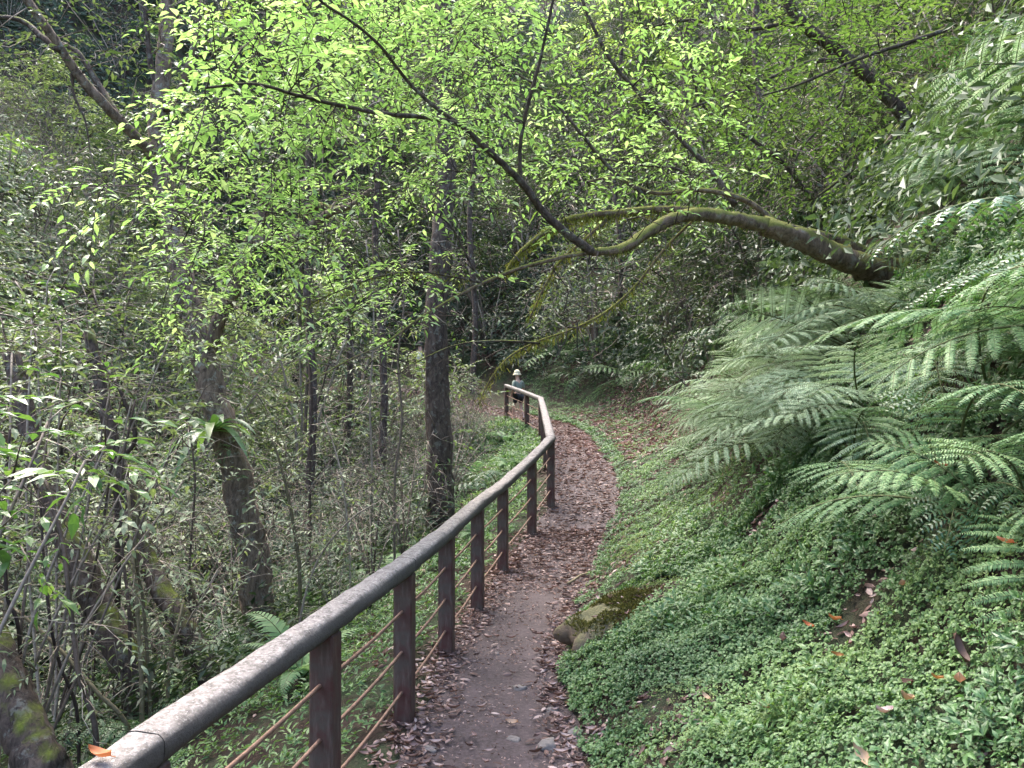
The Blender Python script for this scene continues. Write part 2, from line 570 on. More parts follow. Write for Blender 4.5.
def stone_mat(name, c1, c2, moss=0.0):
    m, nt, b, out = new_mat(name)
    n1 = noise(nt, 14, 6, .7)
    col = mix(nt, n1, c1, c2)
    if moss:
        g = nt.nodes.new('ShaderNodeNewGeometry')
        s = nt.nodes.new('ShaderNodeSeparateXYZ')
        nt.links.new(g.outputs['Normal'], s.inputs[0])
        n2 = noise(nt, 7, 4, .6)
        f = math_n(nt, 'ADD', math_n(nt, 'MULTIPLY', s.outputs[2], .4), n2)
        col = mix(nt, ramp(nt, f, [(.62, (0, 0, 0)), (.78, (moss, moss, moss))]), col, mix(nt, n1, (.035, .045, .014), (.16, .15, .055)))
    nt.links.new(col, b.inputs['Base Color'])
    b.inputs['Roughness'].default_value = .85
    bump(nt, n1, .8, .02, b)
    return m
M['stone'] = stone_mat('grey_stone', (.085, .072, .066), (.21, .18, .165))
M['rock'] = stone_mat('mossy_rock', (.035, .026, .021), (.20, .135, .085), .75)

# ------------------------------------------------------------------ the lie of the land
PATH = np.array([(-.13, -6, 0, .48), (-.12, -3, 0, .48), (-.12, 0, 0, .48), (-.10, 3, 0, .46), (-.09, 4.3, 0, .38), (-.05, 5.2, 0, .38),
                 (.13, 6.4, 0, .40), (.36, 7.6, .02, .42), (.66, 8.9, .16, .43), (.93, 9.9, .34, .42), (1.08, 11.5, .56, .44),
                 (1.16, 13, .70, .42), (1.20, 14.6, .82, .42), (1.18, 16, .93, .44), (.98, 17.6, 1.06, .48), (.45, 19.6, 1.22, .5),
                 (-.6, 21.3, 1.42, .5), (-1.6, 22.9, 1.65, .5), (-3.0, 24.8, 1.95, .5), (-5.5, 26.6, 2.3, .5), (-8, 27.6, 2.6, .5)])
PL = smooth_line(np.vstack([PATH, [(-14, 29.5, 7.0, .5), (-30, 33, 22.5, .5), (-60, 40, 45, .5)]]), 5)

def path_near(x, y):
    """distance to the path's centre line (positive on the uphill side), its height and half width there"""
    x = np.asarray(x, float)
    y = np.asarray(y, float)
    best = np.full(x.shape, 1e9)
    sg, zz, hw = np.ones(x.shape), np.zeros(x.shape), np.zeros(x.shape)
    for a, b in zip(PL[:-1], PL[1:]):
        dx, dy = b[0] - a[0], b[1] - a[1]
        t = np.clip(((x - a[0]) * dx + (y - a[1]) * dy) / (dx * dx + dy * dy), 0, 1)
        qx, qy = x - a[0] - t * dx, y - a[1] - t * dy
        d = np.hypot(qx, qy)
        k = d < best
        best = np.where(k, d, best)
        sg = np.where(k, np.where(dx * qy - dy * qx > 0, -1.0, 1.0), sg)
        zz = np.where(k, a[2] + t * (b[2] - a[2]), zz)
        hw = np.where(k, a[3] + t * (b[3] - a[3]), hw)
    return best * sg, zz, hw

def smax(a, b, k):
    h = np.clip(.5 + .5 * (a - b) / k, 0, 1)
    return b + (a - b) * h + k * h * (1 - h)

def terrain(x, y):
    x = np.asarray(x, float)
    y = np.asarray(y, float)
    d, zp, hw = path_near(x, y)
    e = np.maximum(np.abs(d) - hw, 0)
    f = np.clip((y - 9.5) / 4.5, 0, 1)
    s1 = .64 + (.24 - .64) * f
    up = s1 * np.minimum(e, 1.2) * np.clip(.35 + e * 3, 0, 1) + 1.12 * np.clip(e - 1.2, 0, 3.6) + .82 * np.clip(e - 4.8, 0, 200)
    dn = -.10 * np.minimum(e, .35) - .42 * np.clip(e - .35, 0, 3.2) - .12 * np.clip(e - 3.55, 0, 3)
    h = np.where(d > 0, zp + up, zp + dn)
    left = -2.3 + .98 * np.logaddexp(0, (-(x + 4.6 + .18 * np.sin(y * .5)) - np.clip(y - 24, 0, 30) * .0) * 1.2) / 1.2
    left = np.where(d > 0, left - 40, left)
    h = smax(h, left, .8)
    h = np.minimum(h, 42 + .05 * y)
    w = np.clip(e / .6, 0, 1)
    n = fbm(x, y, 1.6, 2.0) * .10 + fbm(x, y, .45, 5.0, 3) * .035
    big = fbm(x, y, 5.0, 9.0, 2) * .35 * np.clip((e - 1.5) / 3, 0, 1)
    return h + n * w + big - .012 * (e <= 0)

_gx, _gy = np.arange(-32, 22, .12), np.arange(-2, 46, .12)
_GX, _GY = np.meshgrid(_gx, _gy)
_GZ = terrain(_GX, _GY)
_GD, _, _GH = path_near(_GX, _GY)

def _look(A, x, y):
    u, v = (x + 32) / .12, (y + 2) / .12
    i, j = min(max(int(u), 0), len(_gx) - 2), min(max(int(v), 0), len(_gy) - 2)
    u, v = u - i, v - j
    return float((A[j, i] * (1 - u) + A[j, i + 1] * u) * (1 - v) + (A[j + 1, i] * (1 - u) + A[j + 1, i + 1] * u) * v)

def ground(x, y):
    return _look(_GZ, x, y)

def offpath(x, y):
    """signed distance from the path's centre line, and the half width there"""
    return _look(_GD, x, y), _look(_GH, x, y)

def warp_axis(lo, hi, c, n, k):
    """grid lines packed about c"""
    t0, t1 = math.asinh((lo - c) / k), math.asinh((hi - c) / k)
    return c + k * np.sinh(np.linspace(t0, t1, n))

def build_ground():
    gx, gy = warp_axis(-52, 48, .3, 430, 2.2), warp_axis(-9, 75, 4.0, 430, 3.5)
    X, Y = np.meshgrid(gx, gy)
    Z = terrain(X, Y)
    nx, ny = len(gx), len(gy)
    i = np.arange(ny - 1)[:, None] * nx + np.arange(nx - 1)[None]
    q = np.stack([i, i + 1, i + nx + 1, i + nx], -1).reshape(-1, 4)
    mb = MB()
    mb.add(np.stack([X, Y, Z], -1), q)
    return tag(mb.build('ground', M['soil']), kind='structure')
build_ground()

def build_path():
    mb = MB()
    P = smooth_line(PATH, 22)
    T = nrm(np.gradient(P[:, :2], axis=0))
    N = np.stack([T[:, 1], -T[:, 0]], 1)
    m = 15
    s = np.linspace(-1, 1, m)
    wob = 1 + .10 * fbm(P[:, 1] * 3, P[:, 0], 1.0, 3)
    W = (P[:, 3] + .03) * wob
    X = P[:, None, 0] + N[:, None, 0] * W[:, None] * s
    Y = P[:, None, 1] + N[:, None, 1] * W[:, None] * s
    Z = np.repeat(P[:, None, 2], m, 1) + fbm(X, Y, .5, 1.0, 3) * .012 - .018 * (1 - s ** 2)
    Z = np.maximum(Z, terrain(X, Y) + .006)
    n = len(P)
    i = np.arange(n - 1)[:, None] * m + np.arange(m - 1)[None]
    mb.add(np.stack([X, Y, Z], -1), np.stack([i, i + 1, i + m + 1, i + m], -1).reshape(-1, 4))
    return tag(mb.build('path', M['path']), kind='structure')
build_path()

# ------------------------------------------------------------------ the railing
def build_railing():
    posts = [(-1.17, .95, -.09), (-.95, 2.0, -.05), (-.735, 3.05, -.025), (-.57, 4.1, -.03), (-.44, 5.2, -.04), (-.28, 6.27, 0), (-.09, 7.6, .01),
             (.23, 8.9, .17), (.50, 9.9, .35), (.535, 12.0, .53), (.57, 14.0, .70), (.60, 16.0, .87), (.33, 17.3, 1.0), (-.14, 19.0, 1.2)]
    root = thing('railing', 'long wooden railing with red-brown posts and weathered grey handrail beside the dirt path', 'railing', (-.95, 2, 0))
    off = np.array([-.95, 2, 0])
    for k, (x, y, z) in enumerate(posts):
        mb = MB()
        x2, y2 = posts[min(k + 1, len(posts) - 1)][:2]
        x1, y1 = posts[max(k - 1, 0)][:2]
        rz = math.atan2(y2 - y1, x2 - x1) - math.pi / 2
        gz = min(ground(x, y), z) - .25
        box(mb, (0, 0, gz - z), .098, .098, z + .81 - gz, rz, random.random(), bev=.008)
        mb.build('post', M['post'], root, loc=np.array([x, y, z]) - off)
    top = np.array([(x, y, z + .85) for x, y, z in posts])
    top = np.vstack([[top[0] + (top[0] - top[1])], top])
    mb = MB()
    # rounded rail, flatter on top, one straight length between bends
    sec = [(.061 * math.copysign(abs(math.cos(a)) ** .6, math.cos(a)), .043 * math.copysign(abs(math.sin(a)) ** .62, math.sin(a))) for a in np.linspace(0, 2 * math.pi, 18, endpoint=False)]
    def runs(pts, w):
        P = []
        for a, b in zip(pts[:-1], pts[1:]):
            m = max(3, int(np.linalg.norm(b - a) / .07))
            for t in np.linspace(0, 1, m, endpoint=False):
                P.append(a * (1 - t) + b * t)
        P.append(pts[-1])
        P = np.array(P)
        D = nrm(np.gradient(P, axis=0))
        S = nrm(np.cross(D, [0, 0, 1.0]))
        U = np.cross(S, D)
        k = len(sec)
        V = []
        for s_, u_ in sec:
            j = (fbm(P[:, 1] * 6 + s_ * 40, P[:, 0] * 6 + u_ * 40, 1.0, 2, 3) * .004 + (RNG.random(len(P)) - .5) * .003)[:, None]
            V.append(P + S * (s_ * w + np.sign(s_) * j) + U * (u_ * w + np.sign(u_) * j))
        V = np.stack(V, 1)
        n = len(P)
        i = np.arange(n - 1)[:, None] * k + np.arange(k)[None]
        i2 = np.arange(n - 1)[:, None] * k + (np.arange(k)[None] + 1) % k
        mb.add(V.reshape(-1, 3), np.stack([i, i2, i2 + k, i + k], -1).reshape(-1, 4))
        for end, c in ((0, P[0]), (n - 1, P[-1])):
            n0 = mb.n
            mb.add(np.vstack([V[end], c[None]]), None, [(j, (j + 1) % k, k) for j in range(k)])
    tp = top - off
    cuts = [0, 2, 4, 6, 8, 9, 11, 13, 14, 15, len(tp) - 1]
    cuts = sorted(set(c_ for c_ in cuts if c_ < len(tp)))
    for c0, c1 in zip(cuts[:-1], cuts[1:]):
        mb = MB()
        seg = tp[c0:c1 + 1].copy()
        seg[0] += nrm(seg[1] - seg[0]) * .003
        seg[-1] += nrm(seg[-2] - seg[-1]) * .003
        runs(seg, 1.0)
        mb.build('handrail', M['rail'], root)
    for h in (.20, .41, .62):
        mb = MB()
        L = []
        pts = [np.array([x, y, z + h]) - off for x, y, z in posts]
        for a, b in zip(pts[:-1], pts[1:]):
            for t in np.linspace(0, 1, 6, endpoint=False):
                L.append(a * (1 - t) + b * t + np.array([0, 0, -.012 * math.sin(math.pi * t)]))
        L.append(pts[-1])
        tube(mb, L, .0085, 6, .5)
        mb.build('rod', M['rod'], root)
    return root
build_railing()

def ray_ground(X, Y, lift=0.0):
    for d in np.arange(1.2, 40, .02):
        p = px(X, Y, d)
        if p[2] < ground(p[0], p[1]) + lift:
            return p
    return p

# ------------------------------------------------------------------ ferns
def strip_tpl(w=.22, droop=.18):
    v = np.array([(-w / 2, 0, 0), (w / 2, 0, 0), (w * .42, .6, .02), (-w * .42, .6, .02), (0, 1, -droop)])
    return v, np.array([(0, 1, 2, 3)]), np.array([(3, 2, 4)])

def frond_mesh(name, mat, L=1.5, stipe=.45, rise=.8, droop=.9, pairs=13, pin_len=.5, pin_n=20, pl_len=.045, pl_w=.24, hang=.35, seed=0, pinnate2=True):
    rs = np.random.default_rng(seed)
    mb = MB()
    s = np.linspace(0, 1, 30)
    # spine: climbs, then arches over and hangs
    ang = rise - (rise + droop) * np.clip((s - .12) / .88, 0, 1) ** 1.15
    ds = L / 29
    y = np.concatenate([[0], np.cumsum(np.cos(ang[:-1]) * ds)])
    z = np.concatenate([[0], np.cumsum(np.sin(ang[:-1]) * ds)])
    x = .05 * L * np.sin(s * 2.2 + rs.random() * 3) * (rs.random() - .5) * 2
    sp = np.stack([x, y, z], -1)
    tube(mb, sp, [.007 * L + .002, .0015], 4, .3, mat=1)
    T = nrm(np.gradient(sp, axis=0))
    ss = stipe / (L + 1e-6)
    P, D, U, S, Rn = [], [], [], [], []
    for i in range(pairs):
        t = ss + (1 - ss) * (i + .3) / pairs
        base = np.array([np.interp(t, s, sp[:, k]) for k in range(3)])
        tan = nrm(np.array([np.interp(t, s, T[:, k]) for k in range(3)]))
        q = (t - ss) / (1 - ss)
        ln = pin_len * (np.sin(math.pi * (q * .72 + .28)) ** .8) * (1 - q * .25) + .02
        for sg in (-1, 1):
            lat = np.array([sg, 0, 0])
            up = nrm(np.cross(np.array([1.0, 0, 0]), tan))
            f = .35 + .45 * q + rs.normal(0, .06)
            d0 = nrm(lat + tan * f + up * .12)
            if not pinnate2:
                P.append(base); D.append(d0 + np.array([0, 0, -hang * .5])); U.append(up); S.append(ln); Rn.append(.3 + .5 * rs.random())
                continue
            m = max(5, int(pin_n * ln / pin_len))
            tt = (np.arange(m) + .6) / m
            hg = hang * (.8 + .4 * rs.random())
            pp = base + d0 * ln * tt[:, None] + np.array([0, 0, -1.0]) * (hg * ln * tt[:, None] ** 2)
            if ln > pin_len * .35:
                tube(mb, np.vstack([base[None], pp[::max(1, m // 4)], pp[-1:]]), [.003, .001], 3, .5, mat=1)
            ax = nrm(d0 + np.array([0, 0, -2 * hg]) * tt[:, None])
            nn = nrm(np.cross(ax, np.cross(up, ax)))
            for s2 in (-1, 1):
                sd = np.cross(ax, nn) * s2
                P.extend(pp)
                D.extend(sd + ax * rs.uniform(.3, .6) + rs.normal(0, .12, (m, 3)) - nn * rs.uniform(0, .3))
                U.extend(nn + rs.normal(0, .12, (m, 3)))
                S.extend(pl_len * (ln / pin_len) ** .35 * np.sin(math.pi * (tt * .86 + .12)) ** .55 * rs.uniform(.85, 1.1, m))
                Rn.extend(np.clip(.25 + .5 * rs.random(m) + .15 * rs.random(), 0, 1))
    mb.inst(strip_tpl(pl_w, .2), frames(D, U, S), np.array(P), Rn, 0, smooth=False)
    return mb.mesh(name, [mat, M['stipe']])

LATER = []
def later(o, words, zone, group, X, Y):
    """scattered plants get their labels at the end, when their neighbours are known"""
    LATER.append((o, words, zone, group, float(X), float(Y)))

def place_words(zone, X, Y):
    if zone == 'bank':
        c = ('beside the far path bend' if X < 700 else 'below the mossy trunk' if X < 800 else 'at the mossy trunk foot' if X < 880 else 'right of the mossy trunk' if X < 960 else 'at the right edge')
        r = ('at the top of the bank' if Y < 150 else 'high on the bank' if Y < 280 else 'midway up the bank' if Y < 400 else 'low on the bank')
        return r + ' ' + c
    if zone == 'beyond':
        c = 'behind the far railing' if X < 560 else 'behind the path bend' if X < 660 else 'behind the mossy limbs' if X < 790 else 'behind the silvery ferns'
        r = 'at the very top' if Y < 60 else 'high up' if Y < 170 else 'halfway up' if Y < 290 else 'low down'
        return r + ' ' + c
    if zone == 'upper':
        c = 'left of the thin dark tree' if X < 800 else 'around the thin dark tree' if X < 930 else 'at the right edge'
        r = 'at the very top' if Y < 40 else 'high up' if Y < 130 else 'just above the ferns'
        return r + ' ' + c
    c = ('by the left edge' if X < 100 else 'around the pale canes' if X < 190 else 'around the crooked tree' if X < 290 else 'between the two big trunks' if X < 400
         else 'around the straight trunk' if X < 480 else 'under the far railing')
    if zone == 'far':
        r = 'at the very top' if Y < 40 else 'high up' if Y < 130 else 'midway up the slope' if Y < 230 else 'low on the far slope' if Y < 330 else 'at the slope foot'
    else:
        r = 'far down the gully' if Y < 440 else 'in the gully' if Y < 570 else 'close below'
    return r + ' ' + c

def label_later():
    cells = {}
    for it in LATER:
        cells.setdefault((it[1], it[2], place_words(it[2], it[4], it[5])), []).append(it)
    for (w, zone, pw), L in cells.items():
        L.sort(key=lambda it: it[4])
        names = {}
        if len(L) == 2:
            names = {id(L[0][0]): 'left', id(L[1][0]): 'right'}
        elif len(L) == 3:
            names = {id(L[0][0]): 'left', id(L[1][0]): 'middle', id(L[2][0]): 'right'}
        elif len(L) > 3:
            ORD = ['', 'second ', 'third ', 'fourth ', 'fifth ', 'sixth ', 'seventh ', 'eighth ', 'ninth ', 'tenth ', 'eleventh ', 'twelfth ', 'thirteenth ']
            h = (len(L) + 1) // 2
            for k in range(len(L)):
                n = len(L) - 1 - k
                if k < h and k < 13:
                    names[id(L[k][0])] = ORD[k] + 'leftmost'
                elif n < 13:
                    names[id(L[k][0])] = ORD[n] + 'rightmost'
        for it in L:
            q = names.get(id(it[0]), '')
            tag(it[0], (q + ' ' + w + ' ' + pw).strip(), None, it[3])

FR = {}
for k in range(3):
    FR['green', k] = frond_mesh('frond', M['fern'], L=1.1 + .14 * k, stipe=.32, rise=.80 - .14 * k, droop=.55 + .15 * k, pairs=10, pin_len=.42, pin_n=34, pl_len=.038, pl_w=.30, hang=.3, seed=k)
    FR['pale', k] = frond_mesh('frond', M['fern_pale'], L=1.1 + .14 * k, stipe=.3, rise=.65 - .14 * k, droop=.65 + .15 * k, pairs=10, pin_len=.40, pin_n=32, pl_len=.034, pl_w=.32, hang=.32, seed=10 + k)
    FR['dark', k] = frond_mesh('frond', M['fern_dark'], L=1.1 + .1 * k, stipe=.25, rise=.8 - .1 * k, droop=.8, pairs=10, pin_len=.32, pin_n=14, pl_len=.05, pl_w=.32, hang=.5, seed=20 + k)
    FR['dead', k] = frond_mesh('dead_frond', M['litter'], L=.9 + .14 * k, stipe=.3, rise=.2 - .2 * k, droop=1.25, pairs=9, pin_len=.26, pin_n=14, pl_len=.03, pl_w=.3, hang=.9, seed=40 + k)
    FR['low', k] = frond_mesh('frond', M['fern'], L=.62 + .1 * k, stipe=.12, rise=.9, droop=.65, pairs=20, pin_len=.13, hang=.3, pl_w=.24, seed=30 + k, pinnate2=False)

def fern(kind, loc, facing, n, size, label, group, spread=75, tilt=14, cat='fern', name='fern'):
    """facing: direction in which most of the fronds arch, degrees from +X"""
    root = thing(name, label, cat, loc, 0, group)
    for i in range(n):
        a = facing + (-spread + 2 * spread * (i + .5) / n if n > 1 else 0) + random.uniform(-14, 14)
        o = part('frond', FR[kind, random.randrange(3)], root)
        o.rotation_mode = 'ZXY'
        o.rotation_euler = (R(random.gauss(0, tilt)), R(random.gauss(0, tilt * .8)), R(a - 90))
        o.scale = (size * random.uniform(.8, 1.15), size * random.uniform(.75, 1.2), size * random.uniform(.7, 1.2))
        o.location = (random.uniform(-.05, .05), random.uniform(-.05, .05), random.uniform(-.03, .05))
    if kind in ('pale', 'green') and random.random() < .45:
        o = part('dead_frond', FR['dead', random.randrange(3)], root)
        o['label'] = 'withered brown frond'
        o.rotation_euler = (R(-10), R(random.gauss(0, 25)), R(facing - 90 + random.uniform(-60, 60)))
        o.scale = (size * .9,) * 3
    return root

# the bank's big ferns: x, y, frond kind, size, direction, number of fronds, own label or None
def downhill(x, y):
    e = .25
    return math.degrees(math.atan2(-(ground(x, y + e) - ground(x, y - e)), -(ground(x + e, y) - ground(x - e, y))))

BANK = [
    (2.02, 3.15, 'green', .82, 6, 'lowest fern at the right edge, arching over the dark hollow in the bank'),
    (2.42, 4.05, 'green', .8, 6, 'green fern whose low fronds hang over the brown dead leaf patch'),
    (2.50, 3.3, 'green', 1.0, 7, 'tall green fern above the dark hollow at the right edge'),
    (2.55, 4.4, 'green', 1.05, 7, 'wide green fern leaning out over the dark hollow'),
    (2.3, 5.2, 'pale', .8, 7, 'pale fern draping over the top of the bare earth patch'),
    (2.35, 5.4, 'pale', 1.0, 7, 'silvery fern spreading in the middle of the bank'),
    (2.25, 6.3, 'pale', .85, 7, 'pale low fern where the leafy bank meets the moss'),
    (3.05, 3.9, 'pale', 1.15, 7, 'high silvery fern at the right edge of the bank'),
    (3.15, 5.0, 'green', 1.15, 7, 'bright green fern high on the bank below the mossy trunk'),
    (2.75, 6.2, 'pale', 1.0, 7, 'pale fern directly below the foot of the mossy leaning trunk'),
    (3.55, 6.05, 'green', 1.1, 7, 'green fern to the right of the mossy trunk foot'),
    (2.15, 8.2, 'pale', .7, 6, 'small pale fern beside the narrow bend of the path'),
    (2.3, 7.4, 'pale', .95, 7, 'yellowish pale fern on the sloping middle bank'),
    (2.5, 9.3, 'pale', .85, 6, 'pale fern at the far end of the fern bank'),
    (2.75, 8.4, 'pale', 1.0, 7, 'pale fern under the overhanging mossy branches'),
    (2.75, 10.2, 'green', 1.0, 5, 'fern with two long fronds reaching left over the path bend'),
    (3.2, 7.6, 'pale', 1.0, 7, 'pale fern just left of the mossy trunk foot'),
    (3.9, 4.6, 'pale', 1.2, 7, 'tall silvery fern at the upper right edge'),
    (4.2, 5.6, 'green', 1.2, 7, 'tall fern hanging below the top right corner'),
    (3.6, 3.4, 'green', 1.2, 7, 'tall fern cropped by the right edge of view'),
    (4.6, 6.6, 'dark', 1.25, 7, 'dark fern below the top right corner'),
    (3.4, 8.6, 'green', 1.0, 6, 'green fern behind the mossy trunk foot'),
    (3.5, 9.9, 'dark', 1.0, 6, 'dark fern in the shade beyond the fern bank'),
    (4.4, 8.0, 'pale', 1.1, 7, 'pale fern above and behind the mossy trunk foot'),
    (5.0, 5.4, 'green', 1.25, 7, 'fern at the very top right of the bank'),
    (2.3, 3.75, 'green', 1.1, 8, 'broad green fern in front of the dark hollow at the right edge'),
    (2.62, 4.05, 'green', 1.1, 8, 'green fern overhanging the dark hollow from behind'),
    (2.75, 4.9, 'pale', 1.0, 8, 'broad silvery fern in the middle of the right bank'),
    (2.8, 3.35, 'dark', 1.1, 8, 'shaded fern inside the dark hollow at the right edge'),
    (2.9, 4.6, 'green', 1.1, 8, 'bright green fern above the dark hollow'),
    (3.2, 4.1, 'green', 1.15, 8, 'large green fern halfway up the right edge'),
    (3.0, 6.75, 'pale', .55, 7, 'small pale fern covering the soil under the mossy trunk'),
    (3.35, 6.95, 'green', .5, 7, 'small green fern right under the mossy trunk foot'),
    (2.95, 7.3, 'pale', .55, 7, 'small pale fern left of the mossy trunk foot'),
    (3.6, 6.6, 'pale', .55, 7, 'small pale fern right of the mossy trunk foot'),
    (5.4, 7.4, 'dark', 1.25, 7, 'dark fern high above the silvery ferns'),
]
for x, y, k, s, n, lab in BANK:
    x, s = x + .08, s * .92
    X, Y, D = to_px(np.array([x, y, ground(x, y) + .5 * s]))
    X4, Y4, D4 = to_px(np.array([x - .6 * s, y, ground(x, y) + .8 * s]))
    if X4 < 915 and Y4 < np.interp(X4, (620, 760, 880, 915), (325, 262, 205, 165)):
        continue
    X3, Y3, D3 = to_px(np.array([x - .7 * s, y, ground(x, y) + .45 * s]))
    if D < 7.2 and 820 < X < 1000 and X3 < 890 and Y3 < 288:
        continue
    if X < 950 and Y < np.interp(X, (620, 760, 880, 950), (345, 292, 282, 175)):
        continue
    face = downhill(x, y)
    face = 180 + (face - 180) * .6 + (12 if k == 'pale' else 22)
    fern(k, (x, y, ground(x, y) - .02), face, n, s, lab, 'ferns draping the right bank', spread=95)
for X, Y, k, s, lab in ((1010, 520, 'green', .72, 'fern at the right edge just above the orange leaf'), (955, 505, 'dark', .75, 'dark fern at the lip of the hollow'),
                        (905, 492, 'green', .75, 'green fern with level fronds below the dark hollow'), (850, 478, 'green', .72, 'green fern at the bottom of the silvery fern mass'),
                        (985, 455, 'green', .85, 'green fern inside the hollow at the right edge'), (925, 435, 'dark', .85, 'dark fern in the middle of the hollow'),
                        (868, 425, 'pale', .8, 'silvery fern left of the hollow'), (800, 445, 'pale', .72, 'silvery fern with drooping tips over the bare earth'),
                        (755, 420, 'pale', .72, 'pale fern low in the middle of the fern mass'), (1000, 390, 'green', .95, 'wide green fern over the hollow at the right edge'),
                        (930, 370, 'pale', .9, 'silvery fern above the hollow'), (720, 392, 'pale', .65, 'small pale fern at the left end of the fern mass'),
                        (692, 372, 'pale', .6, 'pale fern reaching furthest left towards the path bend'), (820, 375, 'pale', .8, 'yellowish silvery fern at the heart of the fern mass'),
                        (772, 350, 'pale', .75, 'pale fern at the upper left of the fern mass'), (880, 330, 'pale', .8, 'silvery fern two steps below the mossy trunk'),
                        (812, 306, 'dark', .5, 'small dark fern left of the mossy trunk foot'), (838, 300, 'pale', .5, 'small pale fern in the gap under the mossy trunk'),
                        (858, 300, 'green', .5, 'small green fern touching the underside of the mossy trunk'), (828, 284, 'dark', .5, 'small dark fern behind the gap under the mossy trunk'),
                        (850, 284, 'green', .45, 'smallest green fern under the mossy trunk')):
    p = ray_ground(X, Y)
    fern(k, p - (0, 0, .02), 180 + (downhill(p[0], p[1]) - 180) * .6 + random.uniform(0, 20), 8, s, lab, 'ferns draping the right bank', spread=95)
    BANK.append((p[0], p[1], k, s, 8, lab))
used = np.array([(b[0], b[1]) for b in BANK])
cnt = 0
for k in range(3000):
    x, y = random.uniform(1.4, 7.5), random.uniform(2.8, 12)
    size = random.uniform(.65, .95)
    d, hw = offpath(x, y)
    e = d - hw
    if e < 1.6 - .12 * max(0, y - 3) or e > 6.5:
        continue
    X, Y, D = to_px(np.array([x, y, ground(x, y) + .62 * size]))
    if X < 950 and Y < np.interp(X, (620, 760, 880, 950), (345, 292, 282, 175)):
        continue
    q = .1 * size if X > 820 else .6 * size
    X4, Y4, D4 = to_px(np.array([x - .6 * size, y, ground(x, y) + .8 * size]))
    if X4 < 915 and Y4 < np.interp(X4, (620, 760, 880, 915), (325, 262, 205, 165)):
        continue
    X3, Y3, D3 = to_px(np.array([x - .7 * size, y, ground(x, y) + .45 * size]))
    if D < 7.2 and 820 < X < 1000 and X3 < 890 and Y3 < 288:
        continue
    X2, Y2, D = to_px(np.array([x - q, y, ground(x - q, y) + .15]))
    if Y2 > np.interp(X2, (600, 640, 700, 740, 860, 1024), (375, 400, 445, 505, 548, 570)):
        continue
    if X > 1150 or np.min(np.hypot(used[:, 0] - x, used[:, 1] - y)) < .42:
        continue
    used = np.vstack([used, (x, y)])
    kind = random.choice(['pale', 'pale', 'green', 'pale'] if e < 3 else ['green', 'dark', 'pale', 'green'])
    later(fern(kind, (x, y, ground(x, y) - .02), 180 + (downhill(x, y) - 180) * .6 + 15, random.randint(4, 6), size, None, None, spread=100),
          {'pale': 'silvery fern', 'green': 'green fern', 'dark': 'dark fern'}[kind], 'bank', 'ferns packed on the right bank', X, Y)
    cnt += 1
    if cnt >= 120:
        break

# ferns of the gully and of the far slope
cnt = 0
used = np.zeros((1, 2)) + 99
for k in range(3000):
    x, y = random.uniform(-6.5, 7), random.uniform(2.4, 24)
    d, hw = offpath(x, y)
    if d < 0:
        if -d < hw + .75 or d < -7:
            continue
        kind, size = random.choice(['low', 'low', 'dark', 'low']), random.uniform(.6, 1.0) * (.65 if y < 5 else 1)
        lab, grp, zn = {'low': 'small green fern', 'dark': 'dark feathery fern'}[kind], 'ferns in the gully', 'gully'
    else:
        if y < 12.5 or d < hw + 1.8:
            continue
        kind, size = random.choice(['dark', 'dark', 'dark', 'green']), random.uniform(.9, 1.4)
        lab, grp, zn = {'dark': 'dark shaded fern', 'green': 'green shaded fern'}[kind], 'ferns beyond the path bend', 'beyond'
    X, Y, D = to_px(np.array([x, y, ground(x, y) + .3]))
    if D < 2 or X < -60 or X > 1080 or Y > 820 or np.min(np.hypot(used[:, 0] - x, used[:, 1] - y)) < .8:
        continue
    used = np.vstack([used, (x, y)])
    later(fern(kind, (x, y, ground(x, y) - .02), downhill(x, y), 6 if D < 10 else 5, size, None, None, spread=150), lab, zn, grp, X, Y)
    cnt += 1
    if cnt >= 110:
        break
x, y = -1.5, 10.0
fern('green', (x, y, ground(x, y)), -80, 7, .85, 'feathery fern at the foot of the straight dark trunk', 'ferns in the gully', spread=120)
for x, y, s, lab in ((-1.35, 2.9, .5, 'yellow-green fern showing under the near end of the handrail'), (-1.5, 3.6, .55, 'feathery green fern seen through the first railing bay')):
    fern('low', (x, y, ground(x, y)), 60, 9, s, lab, 'ferns in the gully', spread=170)

# ------------------------------------------------------------------ ground cover and dead leaves (too many to count)
def surf_normal(x, y):
    e = .05
    gx = (terrain(x + e, y) - terrain(x - e, y)) / (2 * e)
    gy = (terrain(x, y + e) - terrain(x, y - e)) / (2 * e)
    return nrm(np.stack([-gx, -gy, np.ones_like(gx)], -1))

def in_view(x, y, z, m=40):
    X, Y, D = to_px(np.stack([x, y, z], -1))
    return (D > .8) & (X > -m) & (X < 1024 + m) & (Y < 768 + m) & (Y > -m)

